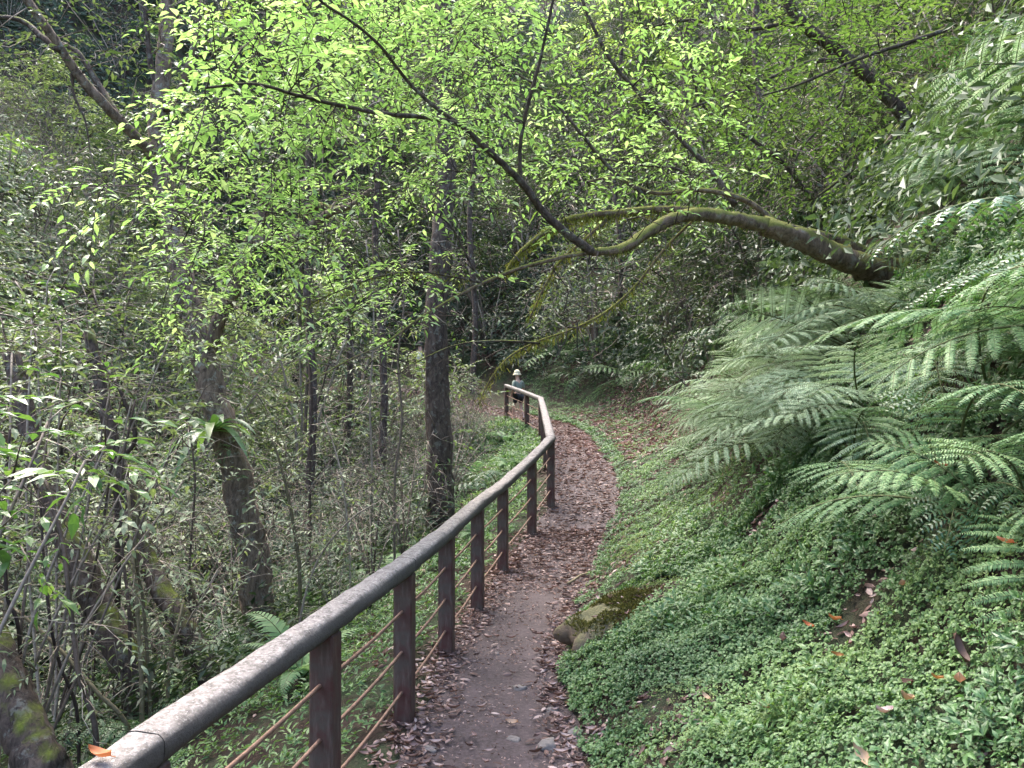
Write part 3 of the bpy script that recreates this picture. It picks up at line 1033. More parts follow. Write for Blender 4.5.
def cover(name, n, xr, yr, keep, size, lpS, label, mat, tpl, lift=.028, mound=.04, elev=.35):
    x, y = RNG.uniform(*xr, n), RNG.uniform(*yr, n)
    d, zp, hw = path_near(x, y)
    k = keep(x, y, d, hw)
    x, y = x[k], y[k]
    z = terrain(x, y)
    k = in_view(x, y, z, 230)
    x, y, z = x[k], y[k], z[k]
    nn = surf_normal(x, y)
    h = RNG.random(len(x)) * lift + np.clip(fbm(x, y, .16, 3, 3) + .4, 0, 1) * mound
    c = np.stack([x, y, z], -1) + nn * h[:, None]
    mb = MB()
    tone = np.clip(.5 + .8 * fbm(x, y, .5, 7, 3), 0, 1)
    dist = np.hypot(x, y)
    sc = size * np.clip(.75 + dist / 14, .9, 3.2)
    for j in range(lpS):
        a = RNG.uniform(0, 2 * math.pi, len(x))
        dd = np.stack([np.cos(a), np.sin(a), np.zeros_like(a)], -1)
        dd = dd - nn * np.sum(dd * nn, 1)[:, None] + nn * RNG.normal(elev, .3, len(x))[:, None]
        u = nn + RNG.normal(0, .25, nn.shape)
        p = c + dd * .2 * sc[:, None] + nn * (RNG.random(len(x)) * lift * .6)[:, None]
        mb.inst(tpl, frames(dd, u, sc * RNG.uniform(.55, 1.25, len(x))), p, np.clip(tone * .6 + RNG.random(len(x)) * .45 - .02, 0, 1), 0, smooth=False)
    return tag(mb.build(name, mat), label, 'ground cover', kind='stuff')

def bank_keep(x, y, d, hw):
    e = d - hw
    bare = fbm(x, y, .6, 4, 3) + .5 * fbm(x, y, .2, 8, 2)
    lim = np.where(y > 9, np.where(y > 13, 3.2, 2.4), 4.2)
    hollow = ((x - .80) / .42) ** 2 + ((y - 5.16) / .26) ** 2 < 1 + RNG.normal(0, .15, x.shape)  # cover left out: bare dark soil stands in for shade under the ledge
    band = (y > 11.2) & (e > .25) & (e < 2.2) & (RNG.random(x.shape) < .8)
    return ~hollow & ~band & (e > .03 + .09 * fbm(x, y, .3, 2, 2)) & (e < lim) & (bare < .46 + .35 * (y > 8) - .16 * (e > 1.1) + RNG.normal(0, .16, x.shape))
cover('creeping_ground_cover', 76000, (.2, 4.2), (1.2, 5.8), bank_keep, .019, 5, 'low creeping green leaves carpeting the right bank', M['cover'], LEAF_ROUND)
cover('moss_ground_cover', 60000, (.3, 4.4), (5.0, 24), bank_keep, .022, 5, 'mossy small-leaved carpet along the far right path edge', M['cover'], DIAMOND_WIDE)
cover('mossy_ground_cover', 30000, (.2, 3.6), (1.2, 9), lambda x, y, d, hw: (d > hw + .04) & (y < 10) & (fbm(x, y, .38, 27, 3) > .18), .014, 5, 'fine yellow-green mossy patches in the bank cover', M['cover_fine'], DIAMOND, lift=.02, mound=.055, elev=.5)
cover('broad_ground_cover', 5200, (.3, 3.4), (1.2, 6.5), lambda x, y, d, hw: (d - hw > .25) & (fbm(x, y, .55, 17, 3) + .35 * np.clip(d - hw - .9, -1, 1) > .30), .05, 5, 'patches of larger-leaved weeds in the green bank', M['weed'], LEAF, lift=.07, mound=.06, elev=.5)
def gully_keep(x, y, d, hw):
    e = -d - hw
    return (d < 0) & (e > .22 + .15 * fbm(x, y, .4, 2, 2)) & (e < 3.6) & (fbm(x, y, .7, 14, 3) < .45)
cover('gully_ground_cover', 26000, (-4.4, .6), (1.6, 19), gully_keep, .042, 4, 'feathery green undergrowth below the railing', M['cover'], DIAMOND, lift=.06, mound=.06)

def hill_keep(lo, hi, thr):
    return lambda x, y, d, hw: (np.where(d > 0, d - hw > lo, d < -hi)) & (fbm(x, y, 1.3, 21, 3) < thr)
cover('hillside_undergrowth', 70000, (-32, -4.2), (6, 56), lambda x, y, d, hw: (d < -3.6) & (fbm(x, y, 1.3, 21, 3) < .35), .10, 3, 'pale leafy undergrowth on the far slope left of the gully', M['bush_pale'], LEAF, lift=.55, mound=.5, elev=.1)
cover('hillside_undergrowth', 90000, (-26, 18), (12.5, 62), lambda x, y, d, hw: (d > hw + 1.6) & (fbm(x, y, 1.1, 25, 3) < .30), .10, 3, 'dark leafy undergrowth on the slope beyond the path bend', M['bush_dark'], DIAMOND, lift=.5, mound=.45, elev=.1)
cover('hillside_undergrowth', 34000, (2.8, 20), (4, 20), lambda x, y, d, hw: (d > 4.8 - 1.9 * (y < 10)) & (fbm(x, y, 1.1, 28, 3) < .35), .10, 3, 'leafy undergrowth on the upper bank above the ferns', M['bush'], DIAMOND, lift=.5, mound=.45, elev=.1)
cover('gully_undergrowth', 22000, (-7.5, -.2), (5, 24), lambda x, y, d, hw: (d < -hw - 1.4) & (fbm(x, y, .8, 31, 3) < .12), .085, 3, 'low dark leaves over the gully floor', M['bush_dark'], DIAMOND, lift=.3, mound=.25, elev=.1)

def curl_leaf(w=.42, curl=.25, cup=.1):
    t = np.linspace(0, 1, 4)
    prof = np.array([.08, .85, .75, .02]) * w / 2
    V = []
    for i, q in enumerate(t):
        for s in (-1, 0, 1):
            V.append((s * prof[i], q, curl * (q - .5) ** 2 + cup * abs(s) * (1 - abs(2 * q - 1) * .5)))
    q = [(i * 3 + j, i * 3 + j + 1, i * 3 + j + 4, i * 3 + j + 3) for i in range(3) for j in range(2)]
    return np.array(V), np.array(q), np.zeros((0, 3), int)

def litter(name, n, xr, yr, prob, size, label):
    x, y = RNG.uniform(*xr, n), RNG.uniform(*yr, n)
    d, zp, hw = path_near(x, y)
    k = RNG.random(n) < prob(x, y, d, hw)
    x, y, d, hw, zp = x[k], y[k], d[k], hw[k], zp[k]
    z = np.where(np.abs(d) < hw + .05, np.maximum(terrain(x, y) + .012, zp + .004), terrain(x, y) + .008)
    k = in_view(x, y, z)
    x, y, z, d, hw = x[k], y[k], z[k], d[k], hw[k]
    nn = surf_normal(x, y)
    nn = np.where((np.abs(d) < hw)[:, None], np.array([0, 0, 1.0]), nn)
    mb = MB()
    half = RNG.random(len(x)) < .5
    for m, tpl in ((half, curl_leaf(.34, .7, .2)), (~half, curl_leaf(.42, -.45, -.12))):
        c = m.sum()
        a = RNG.uniform(0, 2 * math.pi, c)
        dd = np.stack([np.cos(a), np.sin(a), RNG.normal(0, .14, c)], -1)
        dd = dd - nn[m] * np.sum(dd * nn[m], 1)[:, None] * .9
        p = np.stack([x[m], y[m], z[m]], -1) + nn[m] * (RNG.random(c) * .014 + .004)[:, None]
        mb.inst(tpl, frames(dd, nn[m] + RNG.normal(0, .42, (c, 3)), size * RNG.uniform(.3, 1.5, c) * np.array([1.0])), p, RNG.random(c) ** 1.15, 0)
    return tag(mb.build(name, M['litter']), label, 'leaf litter', kind='stuff')

def path_prob(x, y, d, hw):
    s = np.abs(d) / hw
    edge = np.clip((s - .45) / .45, 0, 1) * np.clip((1.55 - s) / .35, 0, 1)
    edge = np.where((s > 1) & (d > 0), edge * .55, edge)
    far = np.clip((y - 6.6 + .9 * fbm(x, y, .5, 12, 3)) / 2.0, 0, 1) * (s < 1.04) * (.85 + .4 * fbm(x, y, .5, 3))
    return np.clip(np.maximum(edge * np.clip(.8 + .5 * fbm(x, y, .4, 6), .15, 1), far) + .035 * (s < 1), 0, 1)
litter('path_leaf_litter', 34000, (-1.1, 1.9), (2.2, 9), path_prob, .05, 'brown and pinkish dead leaves strewn along the near path')
litter('path_leaf_litter', 60000, (-3.4, 3.0), (8.8, 25), path_prob, .055, 'dead leaves covering the path where it bends away')
litter('path_crumbs', 26000, (-1.0, 1.0), (2.2, 9), lambda x, y, d, hw: (np.abs(d) < hw) * np.clip(.45 + .6 * fbm(x, y, .3, 16, 3), .05, 1), .017, 'leaf crumbs and bits of bark trodden into the near path')
def slope_prob(x, y, d, hw):
    e = d - hw
    bare = fbm(x, y, .6, 4, 3) + .5 * fbm(x, y, .2, 8, 2)
    p = (e > .1) * (e < 3) * np.clip((bare - .22) * 1.6, 0.03, .6)
    band = np.exp(-((e - 1.0) / .8) ** 2) * np.clip((y - 11.5) / 2, 0, 1) * np.clip((22 - y) / 4, 0, 1)
    return np.clip(p + band * .7, 0, 1)
litter('bank_leaf_litter', 14000, (.2, 3.6), (2, 8.5), slope_prob, .06, 'dead leaves lying in gaps of the green bank')
litter('bend_leaf_litter', 70000, (-1, 4.5), (8.5, 20), slope_prob, .085, 'reddish dead leaves on the slope behind the path bend')
def floor_prob(x, y, d, hw):
    return np.clip((d < -hw - .2) * (.25 + .35 * fbm(x, y, .9, 6)), 0, .5)
litter('gully_leaf_litter', 14000, (-7, 0), (5, 24), floor_prob, .085, 'dead leaves on the gully floor left of the railing')

# ------------------------------------------------------------------ trees with their own limbs
def limb(mb, pts, r0, r1, sides=10, n=7, bump_=.12, wob=.10, rnd=.5):
    L = smooth_line(pts, n)
    tube(mb, L, [r0, r1], sides, rnd, bump=bump_, wob=wob)
    return L

def to_ground(p, dx=0.0, dy=0.0):
    return np.array([p[0] + dx, p[1] + dy, ground(p[0] + dx, p[1] + dy) - .25])

def region_anchors(boxes):
    """points of a leafy layer in space: (x0, x1, y0, y1, near, far, how many)"""
    A = []
    for x0, x1, y0, y1, d0, d1, n in boxes:
        for _ in range(n):
            A.append(px(random.uniform(x0, x1), random.uniform(y0, y1), random.uniform(d0, d1)))
    return np.array(A)

def leafy(anchors, dirs, ok, mbt, spr, n=(6, 9), L=(.22, .38), size=.075, droop=.25, out=.5):
    for a, d, k in zip(anchors, dirs, ok):
        if not k:
            continue
        dd = d / np.linalg.norm(d) * out + np.array([random.gauss(0, .6), random.gauss(0, .6), random.gauss(-.05, .10)])
        tone = random.random()
        tw = spr.spray(a, dd, random.uniform(*L), random.randint(*n), size * random.uniform(.8, 1.15), tone, droop=droop)
        tube(mbt, tw, [.0028, .001], 3, random.random())

# the mossy tree that leans out of the bank over the path
def mossy_tree():
    base = px(905, 286, 7.3)
    root = thing('leaning_tree', 'mossy tree leaning out of the right bank over the path, with bright yellow-green leaves', 'tree', (base[0], base[1], ground(base[0], base[1])))
    off = np.array(root.location)
    T, skel = [], []
    g0 = to_ground(base, .35, .1)
    mb = MB()
    L = limb(mb, [g0 - off, base - off, px(868, 268, 7.1) - off, px(838, 256, 6.9) - off, px(800, 239, 6.7) - off, px(765, 226, 6.6) - off], .145, .078, 12, bump_=.22)
    L2 = limb(mb, [g0 + (0, .2, -.05) - off, px(880, 262, 7.35) - off, px(845, 243, 7.2) - off, px(805, 232, 7.05) - off], .085, .045, 10, bump_=.2)
    skel += [L, L2]
    mb.build('trunk', M['bark_moss'], root)
    def br(pts, r0, r1, mat='bark_moss', sides=8):
        m = MB()
        P = [px(*p) - off for p in pts]
        Lx = limb(m, P, r0, r1, sides, 7, .10, .12)
        m.build('branch', M[mat], root)
        skel.append(Lx)
        return Lx
    b1 = br([(765, 226, 6.6), (735, 219, 6.45), (700, 214, 6.25), (668, 221, 6.05), (642, 236, 5.85), (622, 249, 5.75), (592, 252, 5.65)], .068, .030)
    b2 = br([(805, 232, 7.0), (760, 221, 6.8), (715, 213, 6.7), (665, 209, 6.6), (615, 213, 6.5), (572, 218, 6.4), (545, 232, 6.3), (517, 256, 6.2), (502, 280, 6.15)], .045, .012)
    b3 = br([(592, 252, 5.65), (562, 230, 5.5), (540, 207, 5.4), (520, 181, 5.25), (490, 152, 5.05), (460, 124, 4.9)], .034, .018, 'bark_dark')
    br([(460, 124, 4.9), (425, 117, 4.7), (385, 114, 4.5), (335, 104, 4.3), (296, 95, 4.1), (255, 84, 3.9), (205, 88, 3.8)], .017, .006, 'bark_dark', 6)
    br([(460, 124, 4.9), (432, 105, 4.8), (405, 78, 4.7), (382, 48, 4.5), (352, 22, 4.3), (320, 0, 4.1), (300, -30, 4.0)], .013, .006, 'bark_dark', 6)
    br([(521, 182, 5.25), (520, 150, 5.2), (526, 112, 5.1), (536, 76, 5.0), (545, 38, 4.9), (553, 0, 4.8), (560, -40, 4.7)], .015, .008, 'bark_dark', 6)
    br([(592, 252, 5.65), (560, 258, 5.6), (520, 268, 5.55), (483, 283, 5.5), (452, 299, 5.4), (420, 318, 5.3), (385, 343, 5.2), (345, 362, 5.1), (300, 388, 5.0)], .018, .005, 'bark_moss', 6)
    br([(483, 283, 5.5), (455, 277, 5.4), (420, 272, 5.3), (380, 276, 5.2), (330, 295, 5.1), (270, 322, 5.0)], .010, .003, 'bark_dark', 5)
    br([(485, 284, 5.5), (470, 262, 5.5), (452, 228, 5.4), (432, 212, 5.4), (405, 200, 5.3)], .009, .004, 'bark_dark', 5)
    br([(700, 214, 6.3), (668, 245, 6.4), (636, 285, 6.5), (606, 312, 6.5), (570, 330, 6.5), (536, 342, 6.5), (508, 358, 6.5), (489, 382, 6.5), (478, 405, 6.5)], .013, .006)
    br([(540, 343, 6.5), (500, 341, 6.4), (460, 344, 6.3), (425, 358, 6.2), (398, 374, 6.1)], .011, .004, 'bark_dark', 5)
    br([(615, 213, 6.5), (590, 235, 6.5), (560, 262, 6.5), (543, 290, 6.5), (530, 318, 6.5)], .018, .007, 'bark_moss', 6)
    br([(780, 226, 6.8), (745, 200, 6.8), (700, 190, 6.8), (655, 193, 6.8), (615, 178, 6.8), (585, 182, 6.8)], .030, .010, 'bark_moss')
    br([(700, 190, 6.8), (680, 170, 6.9), (640, 165, 6.9), (595, 158, 6.9), (548, 158, 6.8), (480, 172, 6.7), (420, 166, 6.6)], .014, .005, 'bark_dark', 5)
    br([(735, 205, 6.9), (712, 172, 7.0), (680, 138, 7.1), (645, 100, 7.1), (612, 62, 7.0), (590, 20, 6.9), (575, -20, 6.8)], .028, .012, 'bark_dark', 6)
    br([(645, 195, 6.8), (610, 168, 6.8), (578, 130, 6.7), (545, 92, 6.7), (510, 70, 6.6), (470, 40, 6.5), (450, 0, 6.4)], .018, .007, 'bark_dark', 6)
    br([(520, 262, 5.55), (505, 240, 5.6), (470, 160, 5.7), (455, 110, 5.7), (468, 60, 5.6)], .007, .003, 'bark_dark', 5)
    # hanging moss on the thick limbs
    mo = MB()
    P, D, S = [], [], []
    for L_, a, b, n, ln in ((b2, .05, .95, 1700, .075), (b1, .0, .9, 1300, .04), (skel[0], .1, 1, 2200, .04), (skel[9], .1, 1, 500, .04), (skel[11], .1, 1, 800, .055), (skel[13], .1, 1, 400, .06)):
        for _ in range(n):
            t = random.uniform(a, b) * (len(L_) - 1.001)
            i = int(t)
            p = L_[i] * (1 - t + i) + L_[i + 1] * (t - i)
            P.append(p + np.array([random.gauss(0, .022), random.gauss(0, .022), random.gauss(-.01, .018)]))
            D.append((random.gauss(0, .5), random.gauss(0, .5), -1))
            S.append(ln * random.uniform(.3, 1.3))
    mo.inst(strip_tpl(.10, .05), frames(D, RNG.normal(0, 1, (len(D), 3)) * (1, 1, .1), S), np.array(P), RNG.random(len(P)), 0, smooth=False)
    mo.build('hanging_moss', M['moss'], root)
    A = region_anchors([(215, 520, -60, 125, 4.4, 6.6, 480), (190, 330, -40, 110, 3.6, 4.6, 50), (165, 330, 90, 255, 4.2, 6.2, 220), (380, 740, -50, 190, 5.3, 7.8, 340), (300, 480, 130, 200, 5.0, 6.6, 80),
                        (150, 420, 225, 345, 5.2, 7.4, 190), (60, 180, 160, 215, 3.8, 4.6, 14), (520, 700, 150, 235, 5.4, 7, 45), (380, 470, 255, 300, 5, 6, 14), (330, 560, -60, 60, 4.8, 6.6, 90)])
    A = A - off
    tw, sp = MB(), Sprays()
    nodes = np.vstack([smooth_line(l, 3) for l in skel[2:]])
    dirs, ok = grow(nodes, A, tw, .0042, .002, .22, sag=.06, wig=.12, maxd=1.7)
    leafy(A, dirs, ok, tw, sp, (8, 12), (.26, .46), .068)
    B = region_anchors([(340, 700, 165, 380, 5.2, 7.2, 150), (420, 620, 150, 300, 5.4, 6.8, 60), (560, 860, 60, 240, 6.2, 8.2, 90)]) - off
    grow(np.vstack([smooth_line(l, 3) for l in skel[2:]]), B, tw, .006, .0018, .16, sag=-.03, wig=.22, maxd=1.5)
    tw.build('twigs', M['twig_dark'], root)
    lf = MB()
    sp.stamp(lf, LEAF)
    lf.build('crown', M['canopy'], root)
mossy_tree()

# the tree of the upper right, darker leaves, rooted on the bank behind the ferns
def upper_tree():
    base = px(905, 120, 9.5)
    g0 = to_ground(base, .5, .3)
    root = thing('overhanging_tree', 'thin dark-limbed tree with small dull green leaves above the silvery ferns at top right', 'tree', g0 + (0, 0, .25))
    off = np.array(root.location)
    mb, skel = MB(), []
    skel.append(limb(mb, [g0 - off, base - off, px(850, 60, 9.3) - off, px(800, 20, 9.1) - off, px(770, -40, 9.0) - off], .10, .06, 9))
    mb.build('trunk', M['bark_dark'], root)
    for pts, r0, r1 in (([(905, 120, 9.5), (880, 150, 9.2), (840, 180, 9.0), (812, 200, 8.9)], .035, .012), ([(850, 60, 9.3), (810, 62, 8.8), (770, 78, 8.5), (725, 95, 8.2), (680, 112, 8.0)], .032, .010),
                        ([(945, 30, 8.2), (900, 45, 8.0), (850, 62, 7.8), (800, 84, 7.6), (760, 96, 7.5)], .028, .008), ([(812, 200, 8.9), (780, 160, 8.6), (740, 132, 8.4), (705, 108, 8.2), (690, 70, 8.0)], .028, .010),
                        ([(800, 20, 9.1), (740, 30, 8.8), (690, 20, 8.5), (640, 30, 8.3)], .03, .01), ([(850, 62, 9), (835, 110, 8.7), (800, 150, 8.4), (790, 190, 8.2)], .02, .007)):
        m = MB()
        skel.append(limb(m, [px(*p) - off for p in pts], r0, r1, 6))
        m.build('branch', M['bark_dark'], root)
    A = region_anchors([(640, 900, -50, 130, 7.2, 10, 420), (560, 800, 60, 190, 7.4, 9.6, 230), (820, 1000, -50, 70, 7.4, 10, 150), (720, 880, 110, 190, 7.8, 9.4, 90)]) - off
    tw, sp = MB(), Sprays()
    dirs, ok = grow(np.vstack(skel), A, tw, .006, .0025, .3, sag=.05, wig=.12, maxd=2.6)
    leafy(A, dirs, ok, tw, sp, (7, 10), (.3, .5), .088)
    tw.build('twigs', M['twig_dark'], root)
    lf = MB()
    sp.stamp(lf, DIAMOND)
    lf.build('crown', M['canopy2'], root)
upper_tree()

# the big crooked tree of the gully
def crooked_tree():
    b = px(262, 660, 8.0)
    root = thing('crooked_tree', 'big forked crooked brown tree in the gully with strap leaves growing on its trunk', 'tree', (b[0], b[1], ground(b[0], b[1])))
    off = np.array(root.location)
    mb, skel = MB(), []
    W = lambda pts: [px(*p) - off for p in pts]
    skel.append(limb(mb, [to_ground(b) - off] + W([(262, 640, 8), (254, 570, 8), (243, 510, 8), (232, 455, 8.0), (214, 400, 8.1), (200, 345, 8.2), (186, 290, 8.3), (172, 230, 8.5), (160, 165, 8.7), (158, 110, 8.8), (164, 60, 8.9), (168, 0, 9), (160, -70, 9)]), .175, .065, 14, 7, .24))
    mb.build('trunk', M['bark'], root)
    for pts, r0, r1, mat in (
            ([(206, 362, 8.2), (220, 320, 8.1), (236, 285, 8.0), (248, 250, 8.0), (262, 212, 8.0), (268, 185, 8.0)], .08, .06, 'bark'),
            ([(254, 240, 8), (280, 240, 7.9), (296, 238, 7.8), (312, 226, 7.8), (330, 213, 7.7), (352, 205, 7.6), (372, 190, 7.5)], .065, .028, 'bark'),
            ([(300, 236, 7.8), (304, 214, 7.8), (320, 206, 7.8), (336, 212, 7.7)], .05, .035, 'bark_moss'),
            ([(300, 238, 7.8), (302, 270, 7.8), (299, 300, 7.8), (301, 335, 7.8)], .028, .014, 'bark_dark'),
            ([(159, 165, 8.7), (140, 142, 8.4), (110, 110, 8.1), (82, 80, 7.9), (55, 40, 7.7), (28, 2, 7.5), (0, -40, 7.3)], .062, .035, 'bark'),
            ([(60, 50, 7.7), (40, 35, 7.8), (20, 20, 7.9), (-20, 15, 8.0)], .035, .02, 'bark_dark'),
            ([(118, 118, 8.2), (100, 88, 8.3), (80, 55, 8.3), (60, 42, 8.4)], .045, .02, 'bark_dark'),
            ([(165, 110, 8.8), (180, 90, 8.7), (195, 40, 8.6), (202, 0, 8.5), (205, -40, 8.5)], .04, .025, 'bark'),
            ([(158, 90, 8.8), (150, 60, 8.8), (146, 20, 8.8), (140, -30, 8.8)], .035, .02, 'bark_dark'),
            ([(72, 70, 7.9), (74, 95, 7.9), (85, 120, 7.9), (90, 150, 7.9)], .018, .006, 'bark_dark')):
        m = MB()
        skel.append(limb(m, W(pts), r0, r1, 9))
        m.build('branch', M[mat], root)
    A = region_anchors([(-40, 230, -60, 60, 7.4, 9.6, 100), (180, 360, 120, 250, 7.4, 9, 70), (60, 200, 90, 200, 7.6, 9, 40)]) - off
    A = np.vstack([A, np.array([L_[int(random.uniform(.12, .95) * len(L_))] + RNG.normal(0, .2, 3) for L_ in (skel[0], skel[0], skel[0], skel[1], skel[2], skel[5]) for _ in range(26)])])
    tw, sp = MB(), Sprays()
    dirs, ok = grow(np.vstack(skel[1:]), A, tw, .008, .003, .3, wig=.2, maxd=2.2)
    leafy(A, dirs, ok, tw, sp, (5, 8), (.25, .45), .09)
    tw.build('twigs', M['twig'], root)
    lf = MB()
    sp.stamp(lf, DIAMOND)
    lf.build('crown', M['bush'], root)
    # nest fern sitting on the trunk
    c = px(212, 432, 7.75)
    nf = thing('nest_fern', 'rosette of green strap leaves growing on the crooked trunk', 'fern', c)
    for i in range(17):
        a = i / 17 * 2 * math.pi + random.uniform(-.15, .15)
        m = MB()
        ln, lift = random.uniform(.42, .68), random.uniform(.25, 1.1)
        s = np.linspace(0, 1, 9)
        y, z = ln * s * math.cos(lift * .6), ln * (math.sin(lift) * s - .95 * s * s * (1.2 - lift * .4))
        w = .045 * np.sin(math.pi * np.clip(s * .9 + .08, 0, 1)) ** .7
        V = []
        for k in range(9):
            for q in (-1, 0, 1):
                V.append((q * w[k], y[k], z[k] + abs(q) * .012))
        Q = [(k * 3 + j, k * 3 + j + 1, k * 3 + j + 4, k * 3 + j + 3) for k in range(8) for j in range(2)]
        m.add(V, Q, None, random.random())
        m.build('leaf', M['broad'], nf).rotation_euler = (0, 0, a)
crooked_tree()

def simple_tree(name, label, cat, pts, r0, r1, mat, crown=None, leaf=None, size=.09, sides=11, group=None, tpl=None, bumpy=.14, limbs=()):
    P = [np.asarray(p, float) for p in pts]
    g0 = to_ground(P[0])
    root = thing(name, label, cat, g0 + (0, 0, .25), 0, group)
    off = np.array(root.location)
    mb = MB()
    L = limb(mb, [g0 - off] + [p - off for p in P], r0, r1, sides, 7, bumpy)
    mb.build('trunk', M[mat], root)
    skel = [L]
    for q, a, b in limbs:
        m = MB()
        skel.append(limb(m, [np.asarray(p, float) - off for p in q], a, b, 7))
        m.build('branch', M[mat], root)
    if crown is not None:
        A = np.asarray(crown) - off
        tw, sp = MB(), Sprays()
        dirs, ok = grow(np.vstack(skel), A, tw, .012, .003, .4, wig=.1)
        leafy(A, dirs, ok, tw, sp, (6, 9), (.3, .6), size)
        tw.build('twigs', M['twig'], root)
        lf = MB()
        sp.stamp(lf, tpl or DIAMOND)
        lf.build('crown', M[leaf or 'bush'], root)
    return root

def ball(c, r, n):
    v = RNG.normal(0, 1, (n, 3))
    v = nrm(v) * (RNG.random((n, 1)) ** .45)
    return np.asarray(c) + v * np.asarray(r)

t_top = px(444, -160, 11.2)
simple_tree('straight_tree', 'tree with straight dark trunk rising from the gully just left of the railing', 'tree',
            [px(441, 512, 10.7), px(440, 440, 10.7), px(436, 380, 10.7), px(437, 310, 10.7), px(441, 240, 10.8), px(446, 170, 10.9), px(444, 60, 11.1), t_top], .20, .11, 'bark_dark',
            crown=np.vstack([ball(t_top, (2.2, 1.6, 1.4), 110), ball(px(430, 90, 11), (1.6, 1.2, 1.2), 60)] + [px(random.uniform(420, 458), random.uniform(170, 500), random.uniform(10.3, 10.8))[None] for _ in range(46)]), leaf='canopy2')
for i, (pts, r0, r1, lab) in enumerate((
        ([px(218, 700, 6.4), px(200, 655, 6.5), px(178, 618, 6.6), px(155, 578, 6.8), px(135, 520, 7.0), px(120, 470, 7.1), px(108, 420, 7.2), px(88, 330, 7.4)], .12, .05, 'dark trunk leaning left, behind the pale stems'),
        ([px(140, 690, 6.0), px(122, 652, 6.0), px(100, 612, 6.1), px(78, 560, 6.2), px(58, 520, 6.3), px(35, 450, 6.5), px(10, 350, 6.8)], .15, .07, 'thick dark trunk leaning left at the lower left'),
        ([px(52, 800, 4.3), px(38, 756, 4.3), px(20, 715, 4.4), px(2, 672, 4.5), px(-30, 600, 4.7), px(-80, 480, 5.0)], .135, .09, 'dark mossy trunk cropped by the bottom left corner'))):
    simple_tree('leaning_tree', lab, 'tree', pts, r0, r1, 'bark_dark', crown=ball(pts[-1] + np.array([0, .2, .3]), (1.0, 1.0, .6), 40), leaf='bush', size=.09)

for x_, d_, r_, lab in ((306, 13.0, .085, 'slim tall dark tree behind the crooked tree, unseen crown added for shade'), (378, 15.0, .09, 'slim tall tree behind and left of the straight trunk, crown added for shade'),
                       (472, 24.5, .12, 'slender tall tree added for shade beyond the far railing'), (345, 19.0, .10, 'distant slender tree added for shade between the two big trunks'), (690, 23, .13, 'dark slender tree added to shade the slope behind the ferns'),
                       (618, 21.5, .08, 'thin dark tree added to shade the slope behind the path bend'), (765, 16.5, .09, 'thin dark tree added for shade just behind the mossy limbs')):
    q = px(x_, 420, d_)  # added trees: their crowns above the view shade the gully and slope
    q[2] = ground(q[0], q[1])
    pts = [q, q + (.1, .1, 2.5), q + (-.1, .2, 5.5), q + (.15, .1, 8.5), q + (.1, 0, 11)]
    simple_tree('shade_tree', lab, 'tree', pts, r_, r_ * .5, 'bark_dark', crown=np.vstack([ball(q + (0, -.4, 11.5), (3.2, 2.8, 1.6), 150), ball(q + (.3, 0, 9), (2.2, 2.0, 1.2), 70)]), leaf='canopy2', size=.15)

# thin saplings and pale canes of the lower left
def sapling(label, pts, r0, r1, mat, group, leaves=26, size=.075, leaf='bush_pale', spread=.4, sway=True):
    P = [np.asarray(p, float) for p in pts]
    g0 = to_ground(P[0])
    root = thing('sapling', label, 'sapling', g0 + (0, 0, .25), 0, group)
    off = np.array(root.location)
    mb = MB()
    L = smooth_line([g0 - off] + [p - off for p in P], 6)
    tube(mb, L, [r0, r1], 6, random.random(), wob=.1)
    mb.build('stem', M[mat], root)
    if leaves:
        A = np.array([L[int(len(L) * random.uniform(.45, 1)) - 1] + RNG.normal(0, spread, 3) * (1, 1, .6) for _ in range(leaves)])
        tw, sp = MB(), Sprays()
        dirs, ok = grow(L[len(L) // 3:], A, tw, .004, .0018, .2, wig=.1)
        leafy(A, dirs, ok, tw, sp, (5, 8), (.15, .32), size)
        tw.build('twigs', M['twig'], root)
        lf = MB()
        sp.stamp(lf, LEAF_NARROW)
        lf.build('foliage', M[leaf], root)
